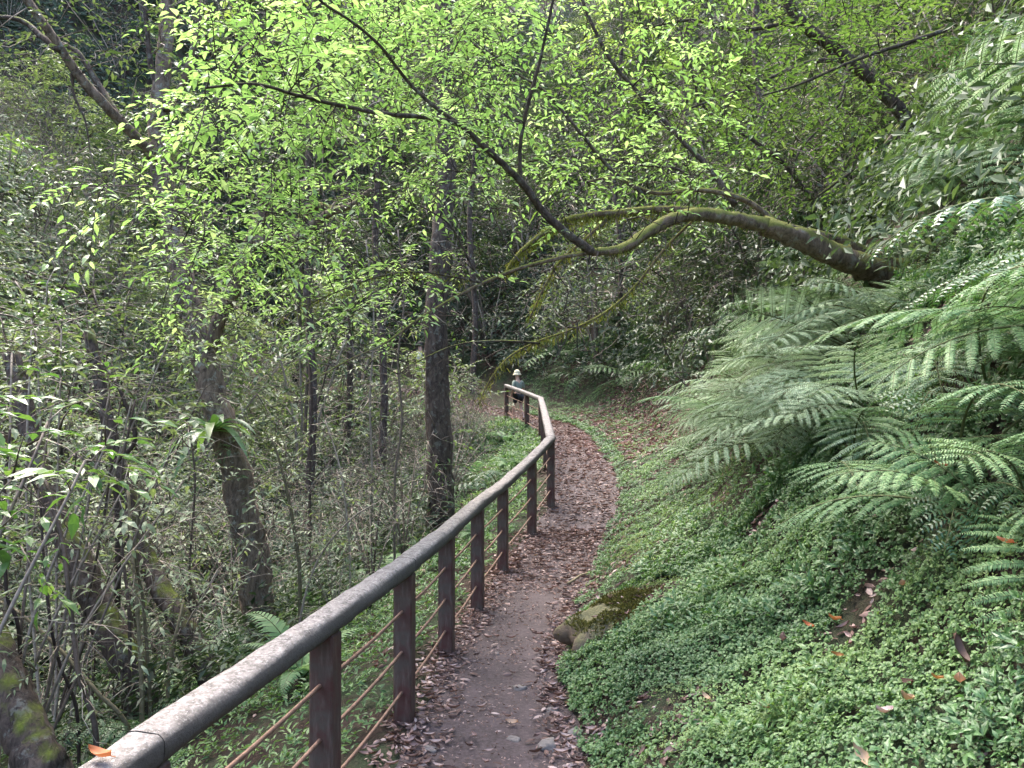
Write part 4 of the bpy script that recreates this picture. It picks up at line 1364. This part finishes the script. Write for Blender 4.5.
for pts, r0, r1, mat, lab in (
        ([px(142, 705, 5.2), px(140, 650, 5.2), px(137, 600, 5.2), px(132, 550, 5.3), px(128, 490, 5.4)], .017, .010, 'culm', 'left pale cane of the clump above the handrail'),
        ([px(150, 705, 5.25), px(147, 650, 5.25), px(143, 600, 5.3), px(136, 555, 5.3), px(140, 480, 5.4)], .014, .009, 'culm', 'right pale cane of the clump above the handrail'),
        ([px(168, 690, 5.6), px(172, 650, 5.6), px(178, 625, 5.6), px(184, 600, 5.7)], .016, .010, 'culm', 'short pale cane right of the cane clump'),
        ([px(96, 735, 4.6), px(80, 680, 4.6), px(73, 630, 4.7), px(68, 585, 4.7), px(62, 540, 4.8), px(45, 480, 4.9)], .018, .011, 'twig_dark', 'nearly black slim sapling at the lower left'),
        ([px(78, 720, 5.0), px(60, 665, 5.0), px(50, 620, 5.0), px(44, 560, 5.1), px(40, 500, 5.2)], .012, .007, 'twig_dark', 'dark slim sapling left of the nearly black one'),
        ([px(20, 650, 4.8), px(8, 600, 4.8), px(5, 560, 4.8), px(4, 500, 4.8), px(10, 430, 4.9)], .013, .008, 'twig_dark', 'dark slim sapling at the left edge'),
        ([px(128, 730, 5.0), px(95, 690, 5.0), px(60, 650, 5.1), px(15, 610, 5.2), px(-30, 590, 5.3)], .016, .009, 'culm', 'pale branch slanting across the lower left'),
        ([px(130, 640, 5.6), px(127, 590, 5.7), px(122, 545, 5.8), px(122, 470, 5.9), px(135, 400, 6)], .015, .008, 'twig_dark', 'dark stem behind the pale cane clump'),
        ([px(300, 580, 7), px(296, 540, 7), px(289, 500, 7), px(280, 462, 7), px(272, 440, 7)], .022, .010, 'culm', 'pale bent cane right of the crooked tree'),
        ([px(350, 560, 7.4), px(345, 500, 7.4), px(338, 460, 7.5), px(325, 420, 7.6)], .014, .007, 'twig', 'grey sapling between the crooked tree and the straight trunk'),
        ([px(300, 620, 6.8), px(318, 560, 7.0), px(350, 520, 7.1), px(382, 500, 7.2)], .014, .006, 'twig', 'grey sapling bending right towards the straight trunk'),
        ([px(118, 520, 6.4), px(112, 470, 6.4), px(135, 440, 6.4), px(122, 395, 6.4), px(108, 372, 6.4)], .028, .012, 'twig_dark', 'crooked dark sapling at the middle left'),
        ([px(190, 640, 6.8), px(190, 560, 6.8), px(195, 480, 6.8), px(188, 420, 6.9)], .012, .007, 'twig_dark', 'upright dark sapling left of the crooked tree'),
        ([px(395, 480, 9), px(402, 420, 9), px(398, 360, 9), px(404, 300, 9.1), px(398, 230, 9.2)], .018, .010, 'twig', 'slim grey sapling left of the straight trunk'),
        ([px(310, 470, 10), px(312, 400, 10), px(308, 320, 10), px(313, 250, 10), px(310, 180, 10)], .022, .012, 'twig_dark', 'slim dark sapling behind the crooked tree'),
        ([px(372, 470, 11), px(370, 400, 11), px(374, 320, 11), px(366, 240, 11)], .022, .012, 'twig', 'slim sapling midway behind the crooked and straight trees')):
    sapling(lab, pts, r0, r1, mat, 'saplings in the gully')

# ------------------------------------------------------------------ shrubs
def shrub_meshes(h, r, n_stems, n_anchor, leaf, size, tpl, stem='twig', n=(6, 9), L=(.2, .4), droop=.3, r0=.012, flat=False, top=.25):
    mbs, skel = MB(), []
    for i in range(n_stems):
        a = random.uniform(0, 2 * math.pi)
        q = random.uniform(.15, .8) * r
        hh = h * random.uniform(.55, .95)
        P = [np.zeros(3), np.array([math.cos(a) * q * .3, math.sin(a) * q * .3, hh * .45]), np.array([math.cos(a) * q, math.sin(a) * q, hh])]
        Lx = smooth_line(P, 7)
        tube(mbs, Lx, [r0, r0 * .35], 5, random.random(), wob=.25)
        skel.append(Lx)
    A = []
    while len(A) < n_anchor:
        v = RNG.uniform(-1, 1, 3)
        if np.hypot(v[0], v[1]) > 1:
            continue
        z = h * (top + (1 - top) * (v[2] * .5 + .5))
        k = math.sin(math.pi * min(.97, max(.12, z / h * .8 + .16)))
        p = np.array([v[0] * r * k, v[1] * r * k, z])
        if fbm(p[0] * 3 + n_stems, p[1] * 3 + p[2] * 2, 1.0, n_anchor % 7, 2) < -.42:
            continue
        A.append(p)
    A = np.array(A)
    sp = Sprays()
    dirs, ok = grow(np.vstack(skel), A, mbs, r0 * .35, .0018, h * .14, wig=.14)
    leafy(A, dirs, ok, mbs, sp, n, L, size, droop)
    lf = MB()
    sp.stamp(lf, tpl)
    return mbs.mesh('stems', M[stem]), lf.mesh('foliage', M[leaf])

SH = {}
for k in range(4):
    SH['small', k] = shrub_meshes(1.5, .85, 6, 95, 'bush', .075, DIAMOND)
    SH['pale', k] = shrub_meshes(1.6, .95, 6, 95, 'bush_pale', .088, LEAF, L=(.2, .4))
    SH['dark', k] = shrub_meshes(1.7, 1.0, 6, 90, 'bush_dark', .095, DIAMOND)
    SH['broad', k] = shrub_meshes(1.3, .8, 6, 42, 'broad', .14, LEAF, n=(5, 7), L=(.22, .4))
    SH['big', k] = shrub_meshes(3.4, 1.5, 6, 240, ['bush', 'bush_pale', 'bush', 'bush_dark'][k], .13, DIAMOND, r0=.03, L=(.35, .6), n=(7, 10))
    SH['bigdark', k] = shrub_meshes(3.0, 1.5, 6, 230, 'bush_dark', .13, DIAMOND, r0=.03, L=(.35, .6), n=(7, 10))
    SH['twiggy', k] = shrub_meshes(1.9, 1.1, 12, 120, 'bush', .06, DIAMOND, n=(1, 3), L=(.3, .6), droop=.1, r0=.016)

NAMES = {'small': 'leafy_shrub', 'pale': 'leafy_shrub', 'dark': 'leafy_shrub', 'broad': 'broad_leaved_shrub', 'big': 'tall_shrub', 'bigdark': 'tall_shrub', 'twiggy': 'twiggy_shrub'}
def place_shrub(kind, x, y, s, label, group, rz=None, dz=-.03, tilt=0.0):
    st, fo = SH[kind, random.randrange(4)]
    o = thing(NAMES[kind], label, 'shrub', (x, y, ground(x, y) + dz), random.uniform(0, 6.28) if rz is None else rz, group, s)
    o.rotation_euler[0] = random.gauss(0, .1)
    o.rotation_euler[1] = random.gauss(0, .1)
    part('stems', st, o)
    part('foliage', fo, o)
    return o

WORDS = {'small': 'small-leaved green shrub', 'pale': 'pale green leafy shrub', 'dark': 'dark green leafy shrub', 'broad': 'broad-leaved glossy shrub',
         'big': 'tall leafy shrub', 'bigdark': 'tall dark shrub', 'twiggy': 'twiggy bare shrub'}
ZONES = (
    # name, x range, y range, kinds, spacing, how many, keep, size
    ('far', 'on the far slope left of the gully', (-28, -4.6), (6, 46), ('pale', 'small', 'twiggy', 'pale', 'big', 'broad', 'twiggy'), 1.1, 230, lambda d, hw, x, y: d < -4 or y > 20, (1.0, 1.5)),
    ('gully', 'in the gully bottom', (-5.5, -1.0), (5.5, 20), ('twiggy', 'twiggy', 'dark', 'small', 'twiggy', 'twiggy'), .85, 74, lambda d, hw, x, y: d < -hw - 1.3, (.6, .95)),
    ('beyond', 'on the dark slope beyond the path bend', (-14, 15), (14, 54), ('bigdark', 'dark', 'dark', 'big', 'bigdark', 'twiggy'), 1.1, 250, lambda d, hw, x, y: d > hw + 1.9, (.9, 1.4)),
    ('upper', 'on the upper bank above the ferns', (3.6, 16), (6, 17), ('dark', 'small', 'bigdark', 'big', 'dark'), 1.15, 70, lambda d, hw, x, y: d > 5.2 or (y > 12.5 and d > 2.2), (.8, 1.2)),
)
for zn, zname, xr, yr, kinds, sep, num, keep, (s0, s1) in ZONES:
    used = np.zeros((1, 2)) + 999
    got = 0
    for _ in range(9000):
        x, y = random.uniform(*xr), random.uniform(*yr)
        d, hw = offpath(x, y)
        if not keep(d, hw, x, y):
            continue
        z = ground(x, y)
        X, Y, D = to_px(np.array([x, y, z + .8]))
        if 150 < X < 330 and D < 8.4 or D < 6 and X < 150:
            continue
        if D < 3 or X < -90 or X > 1110 or Y < -90 or Y > 800:
            continue
        if np.min(np.hypot(used[:, 0] - x, used[:, 1] - y)) < sep * (1 + max(0, D - 14) / 30):
            continue
        used = np.vstack([used, (x, y)])
        k = random.choice(kinds)
        later(place_shrub(k, x, y, random.uniform(s0, s1) * (1 + max(0, D - 16) / 60), None, None), WORDS[k], zn, WORDS[k] + 's ' + zname, X, Y)
        got += 1
        if got >= num:
            break
label_later()

# ------------------------------------------------------------------ the tall foreground shrubs at the left edge: bare stems, leaves at eye level
def stemmy_shrub(label, base, boxes, leaf, size, tpl, n=(5, 7)):
    A = region_anchors(boxes)
    g = np.array([base[0], base[1], ground(base[0], base[1])])
    root = thing('tall_shrub', label, 'shrub', g, 0, 'tall shrubs near the left edge')
    A = A - g
    mb, skel = MB(), []
    for k in range(7):
        t = A[RNG.integers(len(A))]
        L = smooth_line([np.array([RNG.normal(0, .08), RNG.normal(0, .08), -.1]), t * (.35, .35, .5) + RNG.normal(0, .08, 3), t * (.9, .9, .97)], 8)
        tube(mb, L, [.014, .006], 6, random.random(), wob=.2)
        skel.append(L[6:])
    sp = Sprays()
    dirs, ok = grow(np.vstack(skel), A, mb, .005, .002, .18, wig=.12)
    leafy(A, dirs, ok, mb, sp, n, (.16, .32), size)
    mb.build('stems', M['twig'], root)
    lf = MB()
    sp.stamp(lf, tpl)
    lf.build('foliage', M[leaf], root)
stemmy_shrub('nearest tall shrub at the left edge, with large pale glossy leaves', (-2.5, 3.0), [(-60, 110, 390, 480, 3.2, 4.2, 34), (-60, 60, 470, 580, 3.2, 4.0, 18)], 'broad', .115, LEAF)
stemmy_shrub('tall shrub with mid-sized leaves behind the nearest one at the left edge', (-3.0, 4.6), [(-40, 200, 400, 520, 4.6, 5.8, 60), (-40, 120, 320, 420, 4.8, 6, 40)], 'bush_pale', .085, LEAF)
stemmy_shrub('pale-leaved tall shrub between the left edge and the crooked tree', (-3.6, 6.0), [(20, 230, 250, 400, 5.8, 7.4, 85)], 'bush_pale', .085, LEAF)
stemmy_shrub('tall shrub left of the crooked tree with sprays of narrow leaves', (-3.2, 6.8), [(60, 250, 520, 640, 6.2, 7.4, 26)], 'bush', .09, LEAF_NARROW)
for x, y, k, sc, lab in ((-1.3, 17.2, 'small', 1.35, 'pale shrub hiding the far railing left of the walker in the hat'), (-1.75, 18.0, 'pale', 1.5, 'small-leaved shrub covering the far railing right of the straight trunk'),
                         (-2.5, 19.7, 'pale', 1.5, 'pale shrub covering the far railing behind the straight trunk'), (-3.5, 20.8, 'small', 1.7, 'small-leaved shrub covering the farthest railing left of the straight trunk'),
                         (-.55, 15.6, 'dark', .55, 'low dark shrub below the far railing posts')):
    place_shrub(k, x, y, sc, lab, 'shrubs below the far railing')

# ------------------------------------------------------------------ rock ledge, stones, sticks and single fallen leaves
def boulder(name, label, cat, c, r, mat, seed, rz=0.0, rough=.25, group=None, nu=40, nv=26, flat=.0):
    th, ph = np.meshgrid(np.linspace(0, 2 * math.pi, nu, endpoint=False), np.linspace(.02, math.pi - .02, nv))
    v = np.stack([np.cos(th) * np.sin(ph), np.sin(th) * np.sin(ph), np.cos(ph)], -1)
    v = np.sign(v) * np.abs(v) ** .8
    n = 1 + rough * .35 * fbm(v[..., 0] * 7 + v[..., 2] * 5, v[..., 1] * 7 - v[..., 2] * 6, 1.0, seed + 8, 4) + rough * (fbm(v[..., 0] * 2 + seed, v[..., 1] * 2 + v[..., 2] * 1.7, 1.0, seed, 4) + .5 * fbm(v[..., 2] * 4 + seed, v[..., 0] * 4 - v[..., 1] * 3, 1.0, seed + 3, 3))
    v = v * n[..., None] * np.asarray(r)
    i = np.arange(nv - 1)[:, None] * nu + np.arange(nu)[None]
    i2 = np.arange(nv - 1)[:, None] * nu + (np.arange(nu)[None] + 1) % nu
    mb = MB()
    mb.add(v, np.stack([i, i + nu, i2 + nu, i2], -1).reshape(-1, 4))
    o = mb.build(name, M[mat], None, loc=c)
    o.rotation_euler = (0, 0, rz)
    return tag(o, label, cat, group)

def rock_ledge():
    c = ray_ground(608, 628) + np.array([.20, .06, .015])
    n = 90
    a = np.linspace(0, 2 * math.pi, n, endpoint=False)
    out = np.stack([.50 * np.cos(a), .30 * np.sin(a)], -1) * (1 + .05 * np.sin(3 * a + 1) + .08 * np.sin(7 * a) + .04 * np.sin(13 * a + 2))[:, None]
    rings = [(.02, .165), (.2, .16), (.4, .15), (.6, .135), (.78, .11), (.9, .085), (.97, .05), (1.0, .015), (.985, -.02), (.92, -.05), (.84, -.08), (.78, -.13), (.74, -.2), (.72, -.32), (.72, -.5)]
    V = []
    for k, z in rings:
        x, y = out[:, 0] * k, out[:, 1] * k
        h = fbm(x + 3, y, .30, 4, 5) * .045 + fbm(x, y + z, .09, 6, 3) * .018
        q = fbm(a * 2.2, np.full(n, z * 14), 1.0, 3, 4) * .05 * (k > .8)
        V.append(np.stack([x * (1 + q), y * (1 + q), z + h + .26 * x + .10 * y], -1))
    i = np.arange(len(rings) - 1)[:, None] * n + np.arange(n)[None]
    i2 = np.arange(len(rings) - 1)[:, None] * n + (np.arange(n)[None] + 1) % n
    mb = MB()
    mb.add(np.concatenate(V), np.stack([i, i + n, i2 + n, i2], -1).reshape(-1, 4))
    n0 = mb.n
    mb.add(np.vstack([V[0], [[0, 0, .165]]]), None, [(j, (j + 1) % n, n) for j in range(n)])
    o = mb.build('rock_ledge', M['rock'], None, loc=c)
    A = np.concatenate(V[:8])
    mo = MB()
    k = RNG.integers(0, len(A), 12000)
    p = A[k] * (RNG.uniform(.15, 1, (12000, 1)) ** .5 * (1, 1, 0) + (0, 0, 1))
    rr = np.hypot(p[:, 0] / .50, p[:, 1] / .30)
    p[:, 2] = np.interp(rr, [k_ for k_, z_ in rings[:8]], [z_ for k_, z_ in rings[:8]]) + .26 * p[:, 0] + .10 * p[:, 1] + fbm(p[:, 0] + 3, p[:, 1], .30, 4, 5) * .045 + .004
    ok_ = fbm(p[:, 0], p[:, 1], .16, 9, 3) > -.25
    p = p[ok_]
    D = RNG.normal(0, 1, p.shape) * (1, 1, .5) + (0, 0, .5)
    mo.inst(strip_tpl(.4, .3), frames(D, RNG.normal(0, 1, p.shape), RNG.uniform(.010, .034, len(p))), p, RNG.random(len(p)) * .7, 0, smooth=False)
    mo.build('moss', M['moss_dark'], o)
    lt = MB()
    p = p[RNG.integers(0, len(p), 60)] + (0, 0, .008)
    D = RNG.normal(0, 1, p.shape) * (1, 1, .15)
    lt.inst(curl_leaf(.4, .5, .15), frames(D, RNG.normal(0, .3, p.shape) + (0, 0, 1), RNG.uniform(.02, .06, len(p))), p, RNG.random(len(p)), 0)
    lt.build('dead_leaves', M['litter'], o)
    tag(o, 'mossy brown rock ledge jutting over the right edge of the path', 'rock')
rock_ledge()
for i, (X, Y, r, lab) in enumerate(((520, 690, .035, 'small grey stone in the middle of the near path'), (548, 748, .05, 'largest grey stone at the bottom edge of the path'), (514, 742, .03, 'flat pale stone at the bottom of the path'),
                                    (575, 735, .035, 'grey stone among dead leaves at the right path edge'), (498, 655, .022, 'little stone left of the path middle'), (552, 712, .03, 'stone right of the middle of the near path'),
                                    (570, 580, .03, 'stone on the far leafy part of the path'), (430, 752, .03, 'stone at the left path edge near the second post'))):
    p = ray_ground(X, Y)
    boulder('stone', lab, 'stone', p + np.array([0, 0, r * .25]), (r * 1.25, r * .9, r * .55), 'stone', i * 2.1 + 1, i * 1.3, .22, 'stones on the path', 20, 12)

def stick(label, X, Y, X2, Y2, r, mat='twig', lift=.03):
    a, b = ray_ground(X, Y), ray_ground(X2, Y2)
    mb = MB()
    m = (a + b) / 2
    L = [a - m + (0, 0, lift), (a - m) * .3 + np.array([.01, 0, lift + .015]), (b - m) * .4 + np.array([-.01, 0, lift + .01]), b - m + (0, 0, lift)]
    tube(mb, smooth_line(L, 6), [r, r * .5], 6, random.random(), wob=.2)
    return tag(mb.build('stick', M[mat], None, loc=m), label, 'stick', 'fallen sticks')
stick('pale stick lying across the leafy part of the path', 568, 587, 588, 576, .014, 'culm')
stick('thin bare twig lying under the lowest ferns', 855, 552, 905, 522, .006)
stick('twig on the bare earth patch below the ferns', 735, 545, 775, 560, .006)

def fallen_leaf(label, X, Y, s, mat, rz, lift, tiltx=0.0, curl=.5, cup=.16, w=.42):
    p = ray_ground(X, Y, lift)
    t = np.linspace(0, 1, 9)
    prof = np.sin(math.pi * np.clip(t, .0, 1) ** .85) ** .85 * w / 2
    mb = MB()
    V = [(q * prof[i] * s, (t[i] - .5) * s, s * (curl * (t[i] - .5) ** 2 + cup * abs(q) + .015 * math.sin(t[i] * 9 + q))) for i in range(9) for q in (-1, -.5, 0, .5, 1)]
    Q = [(i * 5 + j, i * 5 + j + 1, i * 5 + j + 6, i * 5 + j + 5) for i in range(8) for j in range(4)]
    mb.add(V, Q, None, random.random())
    tube(mb, [(0, -.5 * s - .2 * s, .01), (0, -.5 * s, s * curl * .25)], .0012, 4, .3)
    o = mb.build('fallen_leaf', M[mat], None, loc=p + np.array([0, 0, .012]))
    o.rotation_euler = (tiltx, random.gauss(0, .25), rz)
    return tag(o, label, 'leaf', 'single fallen leaves')
for a in (('brown leaf standing upright in the ground cover near the right edge', 957, 653, .10, 'litter', .3, .10, .9),
          ('pale tan leaf below the upright brown leaf near the right edge', 960, 686, .085, 'litter_pale', 2.6, .09, .5),
          ('orange-brown oval leaf on the ground cover, left of the tan leaf', 906, 703, .085, 'litter_pale', 2.2, .09, .4),
          ('tan leaf at the bottom edge of the ground cover', 860, 757, .09, 'litter_pale', .1, .09, .9),
          ('dull brown curled leaf left of the orange-brown oval leaf', 884, 716, .08, 'litter', 2.0, .07, .2),
          ('orange leaf in the middle of the green bank', 834, 622, .075, 'litter_orange', 1.9, .08, .3),
          ('small red-orange leaf right of the tan patch', 937, 682, .05, 'litter_orange', 1.8, .08, .3),
          ('small orange leaf low on the green bank', 837, 658, .05, 'litter_orange', 1.2, .07, .2),
          ('pinkish dead leaf standing in the middle of the bank', 783, 642, .08, 'litter', 2.8, .08, .7),
          ('orange leaf beside the pinkish standing leaf', 808, 628, .06, 'litter_orange', .7, .07, .3),
          ('tan leaf on the lower left of the green bank', 768, 711, .075, 'litter_pale', 1.5, .07, .1),
          ('pale leaf on the green cover near the path', 706, 700, .055, 'litter_pale', .5, .07, .3),
          ('yellow leaf on the bank below the bare patch', 903, 588, .07, 'litter_pale', 3.0, .08, .7),
          ('orange leaf caught on the lowest fern', 1006, 546, .06, 'litter_orange', 1.7, .25, .3),
          ('orange leaf lying on a frond of the lower ferns', 940, 468, .055, 'litter_orange', 1.1, .35, .3),
          ('brown leaf near the upper bare patch', 720, 560, .08, 'litter_pale', 2.4, .06, .3),
          ('yellow leaf in the middle of the near path', 569, 617 + 89, .05, 'litter_pale', 1.6, .012, 0),
          ('pale leaf at the bottom of the near path', 512, 725, .07, 'litter_pale', 1.3, .012, 0)):
    fallen_leaf(*a)
o = fallen_leaf('orange leaf resting on the near end of the handrail', 103, 752, .075, 'litter_orange', 1.75, 0)
o.location = (-.985, 1.85, .85 - .055 + .043 + .012)
o.rotation_euler = (.05, .05, 1.2)

# ------------------------------------------------------------------ walkers on the path
def plain(name, c, rough=.8):
    m, nt, b, out = new_mat(name)
    n = noise(nt, 18, 4, .6)
    nt.links.new(mix(nt, n, tuple(v * .8 for v in c), tuple(v * 1.15 for v in c)), b.inputs['Base Color'])
    b.inputs['Roughness'].default_value = rough
    return m
SKIN, HAT, SHIRT, DARK, HAIR, LILAC, SOCK, KHAKI = (plain(*a) for a in (('skin', (.50, .30, .23), .5), ('straw_hat', (.50, .45, .31)), ('grey_green_cloth', (.16, .19, .15)), ('black_cloth', (.014, .014, .017)),
    ('dark_hair', (.016, .012, .010)), ('lilac_cloth', (.56, .53, .64)), ('white_sock', (.7, .7, .7)), ('brown_cloth', (.12, .09, .07))))

def skinned(name, mat, pts, edges, rad, parent, root=0, sub=1):
    me = bpy.data.meshes.new(name)
    me.from_pydata([tuple(p) for p in pts], edges, [])
    me.materials.append(mat)
    o = bpy.data.objects.new(name, me)
    COL.objects.link(o)
    o.parent = parent
    sk = o.modifiers.new('skin', 'SKIN')
    sk.use_smooth_shade = True
    for i, r in enumerate(rad):
        v = me.skin_vertices[0].data[i]
        v.radius = (r, r) if np.ndim(r) == 0 else r
        v.use_root = i == root
    s_ = o.modifiers.new('subdivision', 'SUBSURF')
    s_.levels = s_.render_levels = sub
    return o

def walker(loc, rz, H, label, shirt, trousers, bare_legs, hat, bag, stride=.16):
    root = thing('person', label, 'person', loc, rz)
    k = H / 1.7
    P = {'pel': (0, 0, .92), 'wst': (0, .01, 1.06), 'chs': (0, .03, 1.28), 'nck': (0, .05, 1.45), 'hd0': (0, .07, 1.54), 'hd1': (0, .085, 1.66),
         'hl': (-.09, 0, .88), 'hr': (.09, 0, .88), 'kl': (-.10, stride * .75 + .04, .49), 'kr': (.10, -stride * .3 + .05, .48), 'al': (-.10, stride, .085), 'ar': (.10, -stride * 1.4, .12),
         'tl': (-.11, stride + .16, .035), 'tr': (.11, -stride * 1.4 + .14, .035), 'sl': (-.18, .03, 1.39), 'sr': (.18, .03, 1.39), 'el': (-.24, -.06, 1.13), 'er': (.24, .02, 1.13),
         'wl': (-.22, .08, .92), 'wr': (.22, .20, .98), 'fl': (-.21, .13, .84), 'fr': (.21, .27, .94)}
    P = {a: np.array(b) * k for a, b in P.items()}
    rad = {'pel': (.15, .11), 'wst': (.125, .095), 'chs': (.15, .105), 'nck': .052, 'hd0': .078, 'hd1': .088, 'hl': .085, 'hr': .085, 'kl': .055, 'kr': .055, 'al': .036, 'ar': .036,
           'tl': .03, 'tr': .03, 'sl': .052, 'sr': .052, 'el': .038, 'er': .038, 'wl': .027, 'wr': .027, 'fl': .03, 'fr': .03}
    def chain(name, mat, keys, edges, grow_=0.0, over=None, par=root):
        rr = []
        for q in keys:
            r = (over or {}).get(q, rad.get(q))
            rr.append(tuple((v + grow_) * k for v in r) if np.ndim(r) else (r + grow_) * k)
        return skinned(name, mat, [P[q] for q in keys], [(keys.index(a), keys.index(b)) for a, b in edges], rr, par)
    keys = list(rad)
    chain('body', SKIN, keys, [('pel', 'wst'), ('wst', 'chs'), ('chs', 'nck'), ('nck', 'hd0'), ('hd0', 'hd1'), ('pel', 'hl'), ('pel', 'hr'), ('hl', 'kl'), ('kl', 'al'), ('al', 'tl'),
                               ('hr', 'kr'), ('kr', 'ar'), ('ar', 'tr'), ('chs', 'sl'), ('sl', 'el'), ('el', 'wl'), ('wl', 'fl'), ('chs', 'sr'), ('sr', 'er'), ('er', 'wr'), ('wr', 'fr')])
    chain('shirt', shirt, ['pel', 'wst', 'chs', 'sl', 'sr', 'el', 'er'], [('pel', 'wst'), ('wst', 'chs'), ('chs', 'sl'), ('chs', 'sr'), ('sl', 'el'), ('sr', 'er')], .014)
    P['tl2'], P['tr2'] = (P['hl'] * .35 + P['kl'] * .65, P['hr'] * .35 + P['kr'] * .65) if bare_legs else (P['al'], P['ar'])
    rad['tl2'] = rad['tr2'] = .075 if bare_legs else .05
    if bare_legs:
        chain('shorts', trousers, ['pel', 'hl', 'hr', 'tl2', 'tr2'], [('pel', 'hl'), ('pel', 'hr'), ('hl', 'tl2'), ('hr', 'tr2')], .016)
    else:
        chain('trousers', trousers, ['pel', 'hl', 'hr', 'kl', 'kr', 'tl2', 'tr2'], [('pel', 'hl'), ('pel', 'hr'), ('hl', 'kl'), ('hr', 'kr'), ('kl', 'tl2'), ('kr', 'tr2')], .016)
    for a, b in (('al', 'tl'), ('ar', 'tr')):
        P['x0'], P['x1'], P['x2'] = P[a] + np.array([0, -.05, -.03]) * k, P[a] + np.array([0, .05, -.035]) * k, P[b]
        rad['x0'], rad['x1'], rad['x2'] = .042, .045, .038
        chain('shoe', DARK, ['x0', 'x1', 'x2'], [('x0', 'x1'), ('x1', 'x2')])
        if bare_legs:
            P['y0'], P['y1'] = P[a] + np.array([0, 0, .01]) * k, P[a] + np.array([0, 0, .09]) * k
            rad['y0'] = rad['y1'] = .044
            chain('sock', SOCK, ['y0', 'y1'], [('y0', 'y1')])
    hd = P['hd1']
    mb = MB()
    def dome(c, r, z0, z1, n=20, m=7):
        V = [(c[0] + r * math.cos(a) * math.cos(e), c[1] + r * 1.1 * math.sin(a) * math.cos(e), c[2] + z0 + (z1 - z0) * math.sin(e)) for e in np.linspace(0, math.pi / 2 - .05, m) for a in np.linspace(0, 2 * math.pi, n, endpoint=False)]
        mb.add(V, [(i * n + j, i * n + (j + 1) % n, (i + 1) * n + (j + 1) % n, (i + 1) * n + j) for i in range(m - 1) for j in range(n)] )
    if hat:
        dome(hd, .112 * k, .01 * k, .15 * k)
        n = 24
        V = [(hd[0] + r * math.cos(a), hd[1] + r * 1.08 * math.sin(a), hd[2] + z) for r, z in ((.105 * k, .015 * k), (.13 * k, -.005 * k), (.15 * k, -.05 * k), (.148 * k, -.056 * k), (.105 * k, .006 * k)) for a in np.linspace(0, 2 * math.pi, n, endpoint=False)]
        mb.add(V, [(i * n + j, i * n + (j + 1) % n, (i + 1) * n + (j + 1) % n, (i + 1) * n + j) for i in range(4) for j in range(n)])
        mb.build('hat', HAT, root)
    else:
        dome(hd + np.array([0, -.015, 0]) * k, .105 * k, -.04 * k, .125 * k)
        mb.build('hair', HAIR, root)
    if bag:
        m2 = MB()
        box(m2, P['wst'] + np.array([.0, -.21, -.02]) * k, .26 * k, .15 * k, .36 * k, 0, .5, 0, .03 * k)
        m2.build('backpack', DARK, root)
    f = MB()
    hc = P['hd0'] * .45 + P['hd1'] * .55
    for s_ in (-1, 1):
        boxc = hc + np.array([s_ * .033, .084, .008]) * k
        box(f, boxc, .022 * k, .012 * k, .012 * k, 0, .5, 0, .002 * k)
    f.build('eyes', HAIR, root)
    return root
pz = lambda x, y: float(PL[np.argmin(np.hypot(PL[:, 0] - x, PL[:, 1] - y))][2])
walker((.16, 19.1, pz(.55, 19.1) - .02), .55, 1.22, 'walker in a pale hat, dark shorts and bare legs behind the far railing', SHIRT, DARK, True, True, False)
walker((-2.86, 24.3, pz(-2.86, 24.3) - .02), .9, 1.62, 'walker in a pale lilac top half hidden behind the straight trunk', LILAC, KHAKI, False, False, True)
